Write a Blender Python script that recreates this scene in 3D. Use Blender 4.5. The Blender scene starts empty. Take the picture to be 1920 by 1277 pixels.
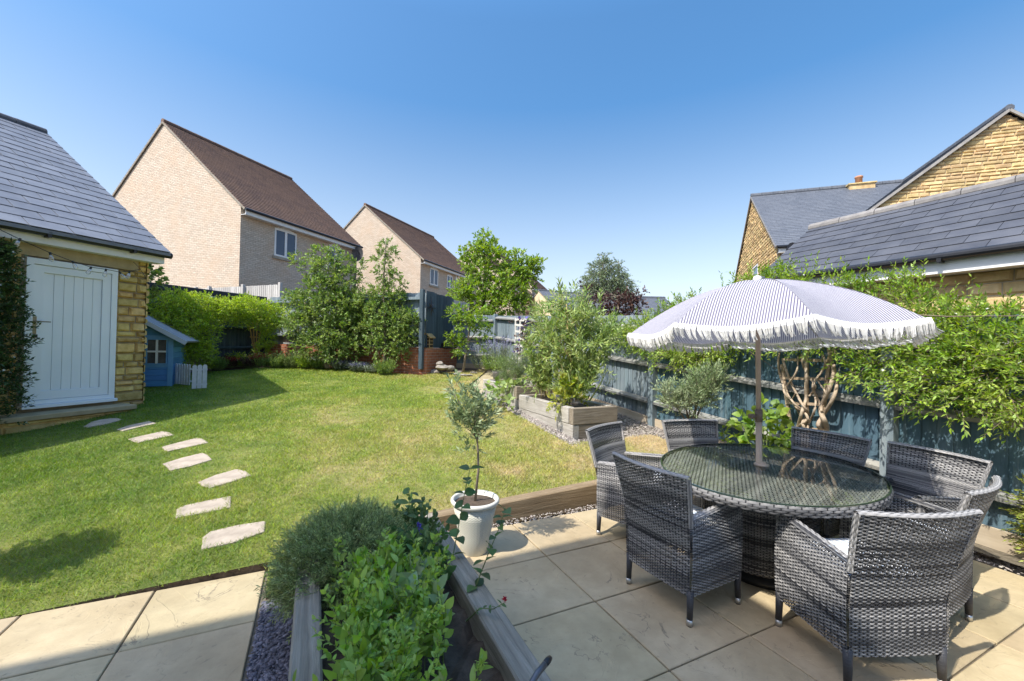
import bpy, bmesh, math, random
import numpy as np
from mathutils import Matrix, Vector
random.seed(7); RS=np.random.RandomState(11)
PI=math.pi; sin=math.sin; cos=math.cos
scene=bpy.context.scene; COL=scene.collection
# ---------------------------------------------------------------- camera geometry (metres; photo pixels 1920x1277)
FPX=775.0; CAMH=1.58; ROLL=math.radians(1.15); PITCH=math.atan(9.5/FPX)
def ray(px,py):
    u=(px-960)/FPX; v=-(py-638.5)/FPX
    c,s=cos(ROLL),sin(ROLL); u,v=u*c-v*s,u*s+v*c
    c,s=cos(PITCH),sin(PITCH)
    return np.array([u,c-v*s,s+v*c])
def at(px,py,Y):
    d=ray(px,py); return np.array([0,0,CAMH])+d*(Y/d[1])
def gz(px,py,z=0.0):
    d=ray(px,py); return np.array([0,0,CAMH])+d*((z-CAMH)/d[2])
SL=.092; SY=2.4
def lawnz(y): return SL*(y-SY)
def lawn_at(px,py):
    d=ray(px,py); t=(-SL*SY-CAMH)/(d[2]-SL*d[1]); return np.array([0,0,CAMH])+d*t
def onplane(px,py,p,n):
    d=ray(px,py); o=np.array([0,0,CAMH]); n=np.array(n); return o+d*(((np.array(p)-o)@n)/(d@n))
RU=math.radians(25.4); U=np.array([cos(RU),sin(RU)]); W=np.array([-sin(RU),cos(RU)])     # patio axes
def F(u,w,z=0.0): p=U*u+W*w; return (p[0],p[1],z)
RD=math.radians(-20.3); D=np.array([sin(-RD),cos(-RD)]); NX=np.array([cos(RD),sin(RD)])      # garage and house axes: D away, NX right
# ---------------------------------------------------------------- materials
def newmat(name):
    m=bpy.data.materials.new(name); m.use_nodes=True; nt=m.node_tree; nt.nodes.clear()
    out=nt.nodes.new('ShaderNodeOutputMaterial'); b=nt.nodes.new('ShaderNodeBsdfPrincipled'); nt.links.new(b.outputs[0],out.inputs[0])
    return m,nt,b,out
def nd(nt,t,**k):
    n=nt.nodes.new('ShaderNode'+t)
    for a,v in k.items():
        if a.startswith('i_'): n.inputs[a[2:].replace('_',' ')].default_value=v
        else: setattr(n,a,v)
    return n
def c4(c): return (c[0],c[1],c[2],1)
def mixc(nt,fac,a,b,mode='MIX'):
    m=nd(nt,'Mix',data_type='RGBA',blend_type=mode)
    for i,x in ((0,fac),(6,a),(7,b)):
        if hasattr(x,'node'): nt.links.new(x,m.inputs[i])
        else: m.inputs[i].default_value=x if i==0 else c4(x)
    return m.outputs[2]
def ramp(nt,fac,stops):
    r=nd(nt,'ValToRGB'); e=r.color_ramp.elements
    while len(e)<len(stops): e.new(.5)
    for x,(p,c) in zip(e,stops): x.position=p; x.color=c4(c) if not isinstance(c,(int,float)) else (c,c,c,1)
    nt.links.new(fac,r.inputs[0]); return r.outputs[0]
def math_(nt,op,a,b=0.0,c=None):
    m=nd(nt,'Math',operation=op)
    for i,x in enumerate((a,b) if c is None else (a,b,c)):
        if hasattr(x,'node'): nt.links.new(x,m.inputs[i])
        else: m.inputs[i].default_value=x
    return m.outputs[0]
def vec(nt,coord='Object',scale=(1,1,1)):
    t=nd(nt,'TexCoord'); m=nd(nt,'Mapping'); m.inputs['Scale'].default_value=scale
    nt.links.new(t.outputs[coord],m.inputs[0]); return m.outputs[0]
def worldvec(nt,scale=(1,1,1)):
    t=nd(nt,'NewGeometry'); m=nd(nt,'Mapping'); m.inputs['Scale'].default_value=scale
    nt.links.new(t.outputs['Position'],m.inputs[0]); return m.outputs[0]
def noise(nt,v,scale,detail=4,rough=.55,dist=0.0):
    n=nd(nt,'TexNoise'); n.inputs['Scale'].default_value=scale; n.inputs['Detail'].default_value=detail; n.inputs['Roughness'].default_value=rough; n.inputs['Distortion'].default_value=dist
    nt.links.new(v,n.inputs['Vector']); return n.outputs[0]
def bump(nt,b,h,strength=.4,dist=.01):
    n=nd(nt,'Bump'); n.inputs['Strength'].default_value=strength; n.inputs['Distance'].default_value=dist
    nt.links.new(h,n.inputs['Height']); nt.links.new(n.outputs[0],b.inputs['Normal'])
def island(nt,col,val=.25,hue=.0,sat=0.0):
    g=nd(nt,'NewGeometry'); h=nd(nt,'HueSaturation')
    r=g.outputs['Random Per Island']
    nt.links.new(math_(nt,'MULTIPLY_ADD',r,2*val,1-val),h.inputs['Value'])
    if hue:
        r2=math_(nt,'FRACT',math_(nt,'MULTIPLY',r,7.31)); nt.links.new(math_(nt,'MULTIPLY_ADD',r2,2*hue,.5-hue),h.inputs['Hue'])
    if sat:
        r3=math_(nt,'FRACT',math_(nt,'MULTIPLY',r,13.7)); nt.links.new(math_(nt,'MULTIPLY_ADD',r3,2*sat,1-sat),h.inputs['Saturation'])
    nt.links.new(col,h.inputs['Color']); return h.outputs[0]
def M(name,col,col2=None,rough=.7,scale=6,stretch=(1,1,1),bs=0.0,bscale=40,val=0,hue=0,spec=.4,metal=0.0,lo=.35,hi=.65,coord='Object'):
    m,nt,b,out=newmat(name); v=vec(nt,coord,stretch)
    n=noise(nt,v,scale,5,.6)
    c=ramp(nt,n,[(lo,col),(hi,col2 or col)])
    if val: c=island(nt,c,val,hue)
    nt.links.new(c,b.inputs['Base Color']); b.inputs['Roughness'].default_value=rough; b.inputs['Specular IOR Level'].default_value=spec; b.inputs['Metallic'].default_value=metal
    if bs: bump(nt,b,noise(nt,v,bscale,5,.65),bs,.01)
    return m
def leafmat(name,col,col2=None,val=.38,hue=.025,tr=.5,rough=.45,scale=2.5):
    m,nt,b,out=newmat(name); v=worldvec(nt); n=noise(nt,v,scale,3)
    c=island(nt,ramp(nt,n,[(.35,col),(.65,col2 or col)]),val,hue,.12)
    nt.links.new(c,b.inputs['Base Color']); b.inputs['Roughness'].default_value=rough; b.inputs['Specular IOR Level'].default_value=.35
    t=nd(nt,'BsdfTranslucent'); tc=nd(nt,'HueSaturation'); tc.inputs['Saturation'].default_value=1.15; tc.inputs['Value'].default_value=1.25; tc.inputs['Hue'].default_value=.49
    nt.links.new(c,tc.inputs['Color']); nt.links.new(tc.outputs[0],t.inputs[0])
    mx=nd(nt,'MixShader'); mx.inputs[0].default_value=tr; nt.links.new(b.outputs[0],mx.inputs[1]); nt.links.new(t.outputs[0],mx.inputs[2]); nt.links.new(mx.outputs[0],out.inputs[0])
    return m
def brickmat(name,c1,c2,mort,bw=.225,rh=.075,ms=.012,noisec=None,bs=.5,vmode='wall',k=1.0,rough=.85,offs=.5):
    m,nt,b,out=newmat(name); t=nd(nt,'TexCoord'); s=nd(nt,'SeparateXYZ'); nt.links.new(t.outputs['Object'],s.inputs[0])
    cb=nd(nt,'CombineXYZ')
    if vmode=='wall': nt.links.new(math_(nt,'ADD',s.outputs[0],s.outputs[1]),cb.inputs[0]); nt.links.new(s.outputs[2],cb.inputs[1])
    else: nt.links.new(s.outputs[1],cb.inputs[0]); nt.links.new(math_(nt,'MULTIPLY',s.outputs[2],k),cb.inputs[1])
    br=nd(nt,'TexBrick',offset=offs); br.inputs['Scale'].default_value=1; br.inputs['Brick Width'].default_value=bw; br.inputs['Row Height'].default_value=rh; br.inputs['Mortar Size'].default_value=ms*.5; br.inputs['Mortar Smooth'].default_value=.2; br.inputs['Bias'].default_value=0
    br.inputs['Color1'].default_value=c4(c1); br.inputs['Color2'].default_value=c4(c2); br.inputs['Mortar'].default_value=c4(mort)
    nt.links.new(cb.outputs[0],br.inputs['Vector'])
    n=noise(nt,t.outputs['Object'],.9,6,.65); n2=noise(nt,t.outputs['Object'],14,3)
    c=mixc(nt,math_(nt,'MULTIPLY',ramp(nt,n,[(.42,0.0),(.68,1.0)]),.55),br.outputs[0],noisec or c2)
    c=mixc(nt,.35,c,ramp(nt,n2,[(.3,.55),(.7,1.25)]),'MULTIPLY')
    nt.links.new(c,b.inputs['Base Color']); b.inputs['Roughness'].default_value=rough; b.inputs['Specular IOR Level'].default_value=.25
    h=math_(nt,'ADD',math_(nt,'MULTIPLY',br.outputs[1],-1.0),math_(nt,'MULTIPLY',n2,.35)); bump(nt,b,h,bs,.012)
    return m
# ---------------------------------------------------------------- mesh helpers
def link(o,parent=None):
    COL.objects.link(o)
    if parent is not None: o.parent=parent
    return o
def mk(name,V,Fc,mat,parent=None,smooth=False,attr=None):
    me=bpy.data.meshes.new(name)
    if isinstance(Fc,np.ndarray):
        V=np.asarray(V,dtype=np.float32); n,k=Fc.shape
        me.vertices.add(len(V)); me.vertices.foreach_set('co',V.ravel())
        me.loops.add(n*k); me.loops.foreach_set('vertex_index',Fc.astype(np.int32).ravel())
        me.polygons.add(n); me.polygons.foreach_set('loop_start',np.arange(0,n*k,k,dtype=np.int32)); me.polygons.foreach_set('loop_total',np.full(n,k,dtype=np.int32))
        me.update(calc_edges=True)
    else:
        me.from_pydata([tuple(float(c) for c in v) for v in V],[],Fc)
    if attr is not None:
        a=me.attributes.new('tone','FLOAT','POINT'); a.data.foreach_set('value',np.asarray(attr,dtype=np.float32))
    if smooth: me.polygons.foreach_set('use_smooth',np.ones(len(me.polygons),dtype=bool))
    me.materials.append(mat); me.update()
    return link(bpy.data.objects.new(name,me),parent)
class MB:
    def __init__(s): s.v=[]; s.f=[]
    def poly(s,pts): k=len(s.v); s.v+=[tuple(p) for p in pts]; s.f.append(tuple(range(k,k+len(pts))))
    def box(s,x0,x1,y0,y1,z0,z1,M4=None,bev=0.0):
        k=len(s.v)
        if bev:
            P=[]
            for z,i in ((z0,bev),(z0+bev,0),(z1-bev,0),(z1,bev)):
                P+=[(x0+i,y0+i,z),(x1-i,y0+i,z),(x1-i,y1-i,z),(x0+i,y1-i,z)]
            fs=[(3,2,1,0),(12,13,14,15)]
            for r in range(3):
                for j in range(4): a=r*4+j; b=r*4+(j+1)%4; fs.append((a,b,b+4,a+4))
        else:
            P=[(x0,y0,z0),(x1,y0,z0),(x1,y1,z0),(x0,y1,z0),(x0,y0,z1),(x1,y0,z1),(x1,y1,z1),(x0,y1,z1)]
            fs=[(3,2,1,0),(4,5,6,7),(0,1,5,4),(1,2,6,5),(2,3,7,6),(3,0,4,7)]
        if M4 is not None: P=[tuple(M4@Vector(p)) for p in P]
        s.v+=P; s.f+=[tuple(k+i for i in f) for f in fs]; return s
    def bar(s,a,b,w,h,up=(0,0,1)):
        a=np.array(a,float); b=np.array(b,float); d=b-a; L=np.linalg.norm(d); d/=L
        u=np.array(up,float); x=np.cross(d,u); x/=np.linalg.norm(x); u=np.cross(x,d); k=len(s.v)
        for p in (a,b):
            for i,j in ((-1,-1),(1,-1),(1,1),(-1,1)): s.v.append(tuple(p+x*i*w/2+u*j*h/2))
        s.f+=[tuple(k+i for i in f) for f in ((3,2,1,0),(4,5,6,7),(0,1,5,4),(1,2,6,5),(2,3,7,6),(3,0,4,7))]; return s
    def tube(s,pts,r,n=7,cap=True):
        P=[np.array(p,float) for p in pts]; k=len(s.v); m=len(P)
        R=list(r) if hasattr(r,'__len__') else [r]*m
        ref=np.array([.31,.17,.93])
        for i,p in enumerate(P):
            d=P[min(i+1,m-1)]-P[max(i-1,0)]; d/=np.linalg.norm(d)+1e-9
            if abs(d@ref)>.97: ref=np.array([.93,.2,.1])
            x=np.cross(d,ref); x/=np.linalg.norm(x); y=np.cross(d,x)
            for j in range(n): t=2*PI*j/n; s.v.append(tuple(p+(x*cos(t)+y*sin(t))*R[i]))
        for i in range(m-1):
            for j in range(n): a=k+i*n+j; b=k+i*n+(j+1)%n; s.f.append((a,b,b+n,a+n))
        if cap: s.f.append(tuple(k+j for j in range(n))[::-1]); s.f.append(tuple(k+(m-1)*n+j for j in range(n)))
        return s
    def lathe(s,prof,n=24,c=(0,0,0),sx=1,sy=1,cap=True):
        k=len(s.v)
        for r,z in prof:
            for j in range(n): t=2*PI*j/n; s.v.append((c[0]+r*cos(t)*sx,c[1]+r*sin(t)*sy,c[2]+z))
        for i in range(len(prof)-1):
            for j in range(n): a=k+i*n+j; b=k+i*n+(j+1)%n; s.f.append((a,b,b+n,a+n))
        if not cap: return s
        if prof[0][0]>1e-4: s.f.append(tuple(k+j for j in range(n))[::-1])
        if prof[-1][0]>1e-4: s.f.append(tuple(k+(len(prof)-1)*n+j for j in range(n)))
        return s
    def build(s,name,mat,parent=None,smooth=False): return mk(name,s.v,s.f,mat,parent,smooth)
def thing(name,label,cat,loc=(0,0,0),rz=0.0,group=None):
    o=bpy.data.objects.new(name,None); o.empty_display_size=.1; link(o); o.location=loc; o.rotation_euler=(0,0,rz)
    return tag(o,label,cat,group)
def tag(o,label=None,cat=None,group=None,kind=None):
    for k,v in (('label',label),('category',cat),('group',group),('kind',kind)):
        if v: o[k]=v
    return o
def struct(name,V,Fc,mat,kind='structure'): o=mk(name,V,Fc,mat); o['kind']=kind; return o
def copy_tree(o,parent=None):
    c=o.copy(); COL.objects.link(c); c.parent=parent
    for ch in list(o.children): copy_tree(ch,c)
    return c
# ---------------------------------------------------------------- leaves: every plant is twigs carrying separate leaves
def unit(a): return a/(np.linalg.norm(a,axis=-1,keepdims=True)+1e-9)
def leafmesh(P,Dv,Nv,L,Wd,K=1,fold=.25,curl=.15,peak=.42):
    """P base, Dv direction, Nv rough normal (n,3); L,Wd (n,). Separate folded leaves with K inner stations."""
    n=len(P); Dv=unit(Dv); S=unit(np.cross(Dv,Nv)); Nn=np.cross(S,Dv)
    L=L[:,None]; Wd=Wd[:,None]; vs=[P]
    for k in range(K):
        s=(k+1)/(K+1) if K>1 else peak
        w=(math.sin(PI*min(1,s**.75*1.0)))**.8 if K>1 else 1.0
        mid=P+Dv*L*s-Nn*(curl*L*s*s)
        vs+=[mid+S*Wd*.5*w+Nn*fold*Wd*.5*w,mid,mid-S*Wd*.5*w+Nn*fold*Wd*.5*w]
    vs.append(P+Dv*L-Nn*curl*L*1.0)
    m=len(vs); V=np.stack(vs,1).reshape(-1,3)
    f=[(0,1,2),(0,2,3)]
    for k in range(K-1):
        a=1+3*k; f+=[(a,a+3,a+4),(a,a+4,a+1),(a+1,a+4,a+5),(a+1,a+5,a+2)]
    a=1+3*(K-1); f+=[(a,m-1,a+1),(a+1,m-1,a+2)]
    f=np.array(f); Fc=(np.arange(n)[:,None,None]*m+f[None]).reshape(-1,3)
    return V,Fc
def sprays(rs,O,Dr,length,k,L,Wd,ang=.9,droop=.15,K=1,tw=.0012,jit=.25,up=.6,fold=.25,curl=.15,start=.12):
    """Twigs from O along Dr (n,3), k leaves each. Returns leaf (V,F) and twig (V,F)."""
    n=len(O); Dr=unit(Dr); ln=length*(.65+.7*rs.rand(n))[:,None]
    ref=unit(rs.randn(n,3)); sx=unit(np.cross(Dr,ref)); sy=np.cross(Dr,sx)
    Ps=[];Ds=[];Ns=[]
    for j in range(k):
        s=start+(1-start)*(j+.5*rs.rand(n)[:,None])/k
        p=O+Dr*ln*s+np.array([0,0,-1])*droop*ln*s*s
        a=2.4*j+rs.rand(n)[:,None]*.8
        side=sx*np.cos(a)+sy*np.sin(a)
        an=ang*(1-.45*s)
        d=Dr*np.cos(an)+side*np.sin(an)+rs.randn(n,3)*jit*.5
        Ps.append(p);Ds.append(d);Ns.append(np.array([0,0,1])*up+rs.randn(n,3)*.45+side*.2)
    P=np.concatenate(Ps);Dd=np.concatenate(Ds);Nn=np.concatenate(Ns);N=len(P)
    V,Fc=leafmesh(P,Dd,Nn,L*(.6+.7*rs.rand(N)),Wd*(.65+.6*rs.rand(N)),K,fold,curl)
    tip=O+Dr*ln+np.array([0,0,-1])*droop*ln; mid=O+Dr*ln*.5+np.array([0,0,-1])*droop*ln*.25
    tv=[]
    for q,r in ((O,1.3),(mid,1.0),(tip,.5)):
        for a in (0,2.1,4.2): tv.append(q+(sx*math.cos(a)+sy*math.sin(a))*tw*r)
    TV=np.stack(tv,1).reshape(-1,3); tf=[]
    for r in (0,3):
        for j in range(3): a=r+j;b=r+(j+1)%3; tf.append((a,b,b+3)); tf.append((a,b+3,a+3))
    TF=(np.arange(n)[:,None,None]*9+np.array(tf)[None]).reshape(-1,3)
    return (V,Fc),(TV,TF)
def join(parts):
    Vs=[];Fs=[];k=0
    for V,Fc in parts: Vs.append(V);Fs.append(Fc+k);k+=len(V)
    return np.concatenate(Vs),np.concatenate(Fs)
def inball(rs,n,c,r,inner=.35):
    d=unit(rs.randn(n,3)); q=(inner+(1-inner)*rs.rand(n)**.6)[:,None]
    r=np.array(r if hasattr(r,'__len__') else (r,r,r)); return np.array(c)+d*q*r,d
def clumps(rs,cl,per,outw=.7,upw=.35,rnd=.5):
    """cl: list of (x,y,z,r). Twig starts spread through every clump, pointing outwards."""
    O=[];Dd=[]
    for x,y,z,r in cl:
        o,d=inball(rs,max(3,int(per*(r/.3)**2)),(x,y,z),(r,r,r*.85)); O.append(o); Dd.append(d*outw+np.array([0,0,upw])+rs.randn(len(o),3)*rnd)
    return np.concatenate(O),np.concatenate(Dd)
def plant_parts(root,leafp,twigp,lm,tm,lname='foliage',tname='stems',extra=None):
    V,Fc=join(leafp); mk(lname,V,Fc,lm,root)
    tp=list(twigp)
    if extra is not None:
        ev=np.array(extra.v,float); ef=[]
        for f in extra.f:
            for i in range(1,len(f)-1): ef.append((f[0],f[i],f[i+1]))
        tp.append((ev,np.array(ef)))
    if tp: V,Fc=join(tp); mk(tname,V,Fc,tm,root,smooth=False)
def rel(P,loc): return P-np.array(loc)
# ---------------------------------------------------------------- woven rattan
def weave(out,P,ul,vl,pu=.020,row=.0088,amp=.0030,seed=0,urange=None,stakes=True,light=0.0,con=.66):
    """Flat strands woven over and under stakes on the surface P(u,v) (arrays in metres)."""
    rs=np.random.RandomState(seed); N=max(1,int(round(vl/row))); row=vl/N; e=.004
    tone_bands=rs.rand(N+40)
    for i in range(N):
        u0,u1=(0,ul) if urange is None else urange((i+.5)*row)
        if u1-u0<.02: continue
        nu=max(3,int((u1-u0)/(pu/4))); u=np.linspace(u0,u1,nu+1)
        vs=[]
        for vv,off in ((i*row+row*.03,-.0012),((i+.5)*row,.0012),((i+1)*row-row*.03,-.0012)):
            v=np.full_like(u,vv); p=P(u,v); du=P(u+e,v)-P(u-e,v); dv=P(u,v+e)-P(u,v-e); nn=unit(np.cross(du,dv))
            vs.append(p+nn*(amp*np.sin(PI*u/pu+PI*i)+off)[:,None])
        V=np.stack(vs,0).reshape(-1,3); m=nu+1
        a=np.arange(nu); f=np.concatenate([np.stack([a+r*m,a+1+r*m,a+1+(r+1)*m,a+(r+1)*m],1) for r in (0,1)])
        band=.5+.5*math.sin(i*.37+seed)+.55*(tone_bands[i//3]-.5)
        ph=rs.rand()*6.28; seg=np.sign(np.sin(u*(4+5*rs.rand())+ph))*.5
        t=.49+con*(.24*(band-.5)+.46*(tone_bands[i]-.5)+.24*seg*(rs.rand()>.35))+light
        out.append((V,f,np.clip(np.tile(np.broadcast_to(t,u.shape),3),0,1)))
    if stakes:
        k0=0 if urange is None else None
        for q in range(int(ul/pu)):
            uu=(q+.5)*pu; v=np.linspace(0,vl,max(3,int(vl/.03)))
            if urange is not None:
                ok=[urange(x)[0]<uu<urange(x)[1] for x in v]; v=v[np.array(ok)]
                if len(v)<2: continue
            A=P(np.full_like(v,uu-.0035),v);B=P(np.full_like(v,uu+.0035),v); m=len(v); a=np.arange(m-1)
            out.append((np.concatenate([A,B]),np.stack([a,a+1,a+1+m,a+m],1),np.full(2*m,.12)))
def wbuild(name,out,mat,parent):
    k=0;Vs=[];Fs=[];Ts=[]
    for V,f,t in out: Vs.append(V);Fs.append(f+k);Ts.append(t);k+=len(V)
    return mk(name,np.concatenate(Vs),np.concatenate(Fs),mat,parent,True,np.concatenate(Ts))
# ---------------------------------------------------------------- walls of separate stones, slated roofs
def stonework(rs,mb,x0,x1,z0,z1,rh=(.09,.16),sw=(.18,.42),put=None,holes=(),clip=None,depth=.03):
    """Rock-faced stones on the local plane; put(x,z,d) gives the 3D point with relief d."""
    z=z0
    while z<z1-.03:
        h=min(rs.uniform(*rh),z1-z); 
        if z1-(z+h)<.05: h=z1-z
        a,b=(x0,x1) if clip is None else clip(z+h*.5,x0,x1)
        spans=[(a,b)]
        for hx0,hx1,hz0,hz1 in holes:
            if z+h*.5>hz0 and z+h*.5<hz1:
                ns=[]
                for p,q in spans:
                    if hx0>p: ns.append((p,min(q,hx0)))
                    if hx1<q: ns.append((max(p,hx1),q))
                spans=ns
        for p,q in spans:
            x=p
            while x<q-.02:
                w=min(rs.uniform(*sw),q-x)
                if q-(x+w)<.08: w=q-x
                g=.006; k=len(mb.v); dd=depth*rs.uniform(.6,1.2)
                ix=min(.022,w*.2); iz=min(.022,h*.25)
                for (xx,zz,d) in ((x+g,z+g,0),(x+w-g,z+g,0),(x+w-g,z+h-g,0),(x+g,z+h-g,0)): mb.v.append(put(xx,zz,d))
                for (xx,zz) in ((x+g+ix,z+g+iz),(x+w-g-ix,z+g+iz),(x+w-g-ix,z+h-g-iz),(x+g+ix,z+h-g-iz)):
                    mb.v.append(put(xx+rs.uniform(-.008,.008),zz+rs.uniform(-.006,.006),dd*rs.uniform(.75,1.2)))
                mb.f+=[tuple(k+i for i in f) for f in ((4,5,6,7),(0,1,5,4),(1,2,6,5),(2,3,7,6),(3,0,4,7))]
                x+=w
        z+=h
def slates(rs,mb,O,Ud,Vd,Wd,Lg,rowh=.22,sw=.42,th=.007,lift=.014,gap=.006):
    O=np.array(O,float);Ud=np.array(Ud,float);Vd=np.array(Vd,float);Nn=np.cross(Ud,Vd);Nn/=np.linalg.norm(Nn)
    if Nn[2]<0: Nn=-Nn
    n=int(round(Lg/rowh)); rowh=Lg/n
    for r in range(n):
        x=-(sw*.5 if r%2 else 0)
        while x<Wd-.01:
            a=max(0,x)+gap*.5; b=min(Wd,x+sw)-gap*.5; x+=sw
            if b-a<.03: continue
            v0=r*rowh-rs.uniform(0,.006); v1=min(Lg,(r+1)*rowh+.05); j=rs.uniform(-.0015,.0015); k=len(mb.v)
            for t in (0,th):
                for (uu,vv,l) in ((a,v0,lift+j),(b,v0,lift+rs.uniform(-.0015,.002)),(b,v1,.001),(a,v1,.001)): mb.v.append(tuple(O+Ud*uu+Vd*vv+Nn*(l+t)))
            mb.f+=[tuple(k+i for i in f) for f in ((4,5,6,7),(0,1,5,4),(1,2,6,5),(2,3,7,6),(3,0,4,7))]
# ---------------------------------------------------------------- world, sun, camera
AZ,EL=math.radians(37),math.radians(53)
SD=np.array([cos(EL)*cos(AZ),cos(EL)*sin(AZ),-sin(EL)])        # direction the sunlight travels
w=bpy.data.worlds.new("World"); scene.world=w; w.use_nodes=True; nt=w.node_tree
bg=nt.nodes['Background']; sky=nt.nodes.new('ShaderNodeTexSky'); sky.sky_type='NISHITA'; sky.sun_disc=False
sky.sun_elevation=EL; sky.sun_rotation=math.atan2(-SD[0],-SD[1]); sky.altitude=50; sky.air_density=.95; sky.dust_density=2.0; sky.ozone_density=4.0
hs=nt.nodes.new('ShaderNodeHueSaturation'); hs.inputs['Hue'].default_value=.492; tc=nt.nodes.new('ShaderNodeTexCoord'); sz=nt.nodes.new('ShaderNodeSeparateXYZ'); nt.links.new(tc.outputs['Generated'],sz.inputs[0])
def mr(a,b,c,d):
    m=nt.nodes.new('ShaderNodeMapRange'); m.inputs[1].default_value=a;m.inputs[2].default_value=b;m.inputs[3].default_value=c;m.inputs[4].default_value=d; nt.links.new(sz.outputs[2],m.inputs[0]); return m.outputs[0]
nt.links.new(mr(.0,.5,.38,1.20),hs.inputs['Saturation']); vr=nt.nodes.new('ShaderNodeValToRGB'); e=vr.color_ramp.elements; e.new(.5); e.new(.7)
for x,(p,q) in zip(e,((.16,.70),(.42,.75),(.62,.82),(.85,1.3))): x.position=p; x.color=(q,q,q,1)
nt.links.new(sz.outputs[2],vr.inputs[0]); nt.links.new(vr.outputs[0],hs.inputs['Value'])      # whiter air low down, deeper blue above, unseen zenith brightened to fill the shade
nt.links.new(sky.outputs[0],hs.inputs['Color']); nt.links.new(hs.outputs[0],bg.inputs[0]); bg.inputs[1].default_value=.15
sl=bpy.data.lights.new('sun','SUN'); sl.energy=3.05; sl.angle=math.radians(.6); sl.color=(1,.95,.86)
so=link(bpy.data.objects.new('sun',sl)); so.rotation_euler=Vector(SD).to_track_quat('-Z','Y').to_euler()
cam=bpy.data.cameras.new('camera'); cam.sensor_width=36; cam.lens=FPX/1920*36; cam.clip_start=.05; cam.clip_end=3000
co=link(bpy.data.objects.new('camera',cam)); co.matrix_world=Matrix.Translation((0,0,CAMH))@Matrix.Rotation(PI/2+PITCH,4,'X')@Matrix.Rotation(ROLL,4,'Z'); scene.camera=co
vs=scene.view_settings; vs.view_transform='Standard'; vs.look='None'; vs.exposure=1.16; vs.gamma=1
scene.render.engine='CYCLES'; scene.cycles.use_denoising=True
scene.cycles.max_bounces=8; scene.cycles.transparent_max_bounces=12
# ---------------------------------------------------------------- shared materials
m_soil=M('soil',(.055,.038,.026),(.11,.08,.055),.95,14,bs=.8,bscale=60)
m_white=M('white_paint',(.72,.72,.70),(.78,.78,.76),.45,3)
m_black=M('black_plastic',(.018,.018,.02),(.028,.028,.03),.4,5)
m_grey=M('grey_metal',(.12,.12,.13),(.16,.16,.17),.4,8,metal=.6)
m_steel=M('brushed_steel',(.55,.55,.53),(.62,.62,.6),.35,30,metal=.8)
m_twig=M('twig_bark',(.12,.085,.055),(.22,.17,.12),.85,20,bs=.4)
m_bark=M('grey_bark',(.16,.125,.09),(.30,.25,.19),.9,12,stretch=(1,1,.3),bs=.6,bscale=40)
m_stemg=M('green_stem',(.10,.15,.04),(.17,.20,.07),.6,10)
m_slate=M('roof_slate',(.14,.148,.17),(.185,.193,.215),.5,3,bs=.15,bscale=25,val=.10,spec=.4)
m_stone=M('golden_stone',(.48,.31,.095),(.70,.49,.20),.9,9,bs=.7,bscale=45,val=.24,hue=.012)
m_stonep=M('pale_stone',(.45,.315,.145),(.66,.49,.25),.9,5,bs=.6,bscale=30,val=.22,hue=.01)
m_mortar=M('lime_mortar',(.34,.28,.19),(.42,.35,.25),.95,10,bs=.4)
m_lintel=M('smooth_stone',(.36,.28,.16),(.44,.35,.21),.85,6,bs=.25)
def glassmat():
    m,nt,b,out=newmat('window_glass'); b.inputs['Base Color'].default_value=(.03,.06,.11,1); b.inputs['Roughness'].default_value=.03; b.inputs['Specular IOR Level'].default_value=.5
    return m
m_pane=glassmat()
def boardmat(name,c1,c2,c3,axis=(9,9,.5)):
    m,nt,b,out=newmat(name); v=vec(nt,'Object',axis); v2=vec(nt,'Object',(1,1,1))
    n=noise(nt,v,1.6,6,.7); n2=noise(nt,v2,1.1,3,.6)
    c=ramp(nt,n,[(.32,c1),(.55,c2),(.78,c3)]); c=mixc(nt,ramp(nt,n2,[(.5,0.0),(.72,.55)]),c,c3)
    c=island(nt,c,.14,.008); nt.links.new(c,b.inputs['Base Color']); b.inputs['Roughness'].default_value=.8; b.inputs['Specular IOR Level'].default_value=.25
    bump(nt,b,n,.5,.006); return m
m_blue=boardmat('blue_fence_paint',(.052,.098,.128),(.078,.142,.182),(.20,.25,.27))
m_bluedk=boardmat('dark_blue_paint',(.032,.048,.062),(.058,.085,.105),(.13,.16,.175),(14,14,.6))
m_slate2=M('dark_roof_slate',(.062,.066,.080),(.090,.094,.108),.6,3,bs=.2,bscale=25,val=.14,spec=.25)
m_bluew=boardmat('weathered_blue_paint',(.11,.15,.18),(.19,.235,.26),(.34,.36,.355))
m_bluerail=boardmat('weathered_rail',(.16,.17,.165),(.24,.24,.225),(.36,.34,.29),(1.2,1.2,5))
m_paletimber=boardmat('silvered_timber',(.36,.34,.31),(.46,.44,.41),(.55,.53,.50))
m_gravelbd=boardmat('bare_timber',(.30,.24,.16),(.42,.35,.25),(.52,.46,.36),(.6,.6,6))
def sleeper(name,c1,c2,c3,st):
    m,nt,b,out=newmat(name); v=vec(nt,'Object',st); n=noise(nt,v,2.2,8,.72,.6); n2=noise(nt,vec(nt),2.4,4)
    c=ramp(nt,n,[(.28,c1),(.5,c2),(.72,c3)]); c=mixc(nt,math_(nt,'MULTIPLY',ramp(nt,n2,[(.4,0.0),(.7,1.0)]),.5),c,c1)
    c=island(nt,c,.10); nt.links.new(c,b.inputs['Base Color']); b.inputs['Roughness'].default_value=.85; bump(nt,b,n,.9,.012); return m
m_slp=sleeper('weathered_sleeper',(.16,.14,.11),(.29,.26,.205),(.42,.385,.32),(18,.9,18))
m_slpx=sleeper('weathered_sleeper_end',(.13,.105,.075),(.235,.195,.145),(.35,.31,.25),(.9,18,18))
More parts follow.
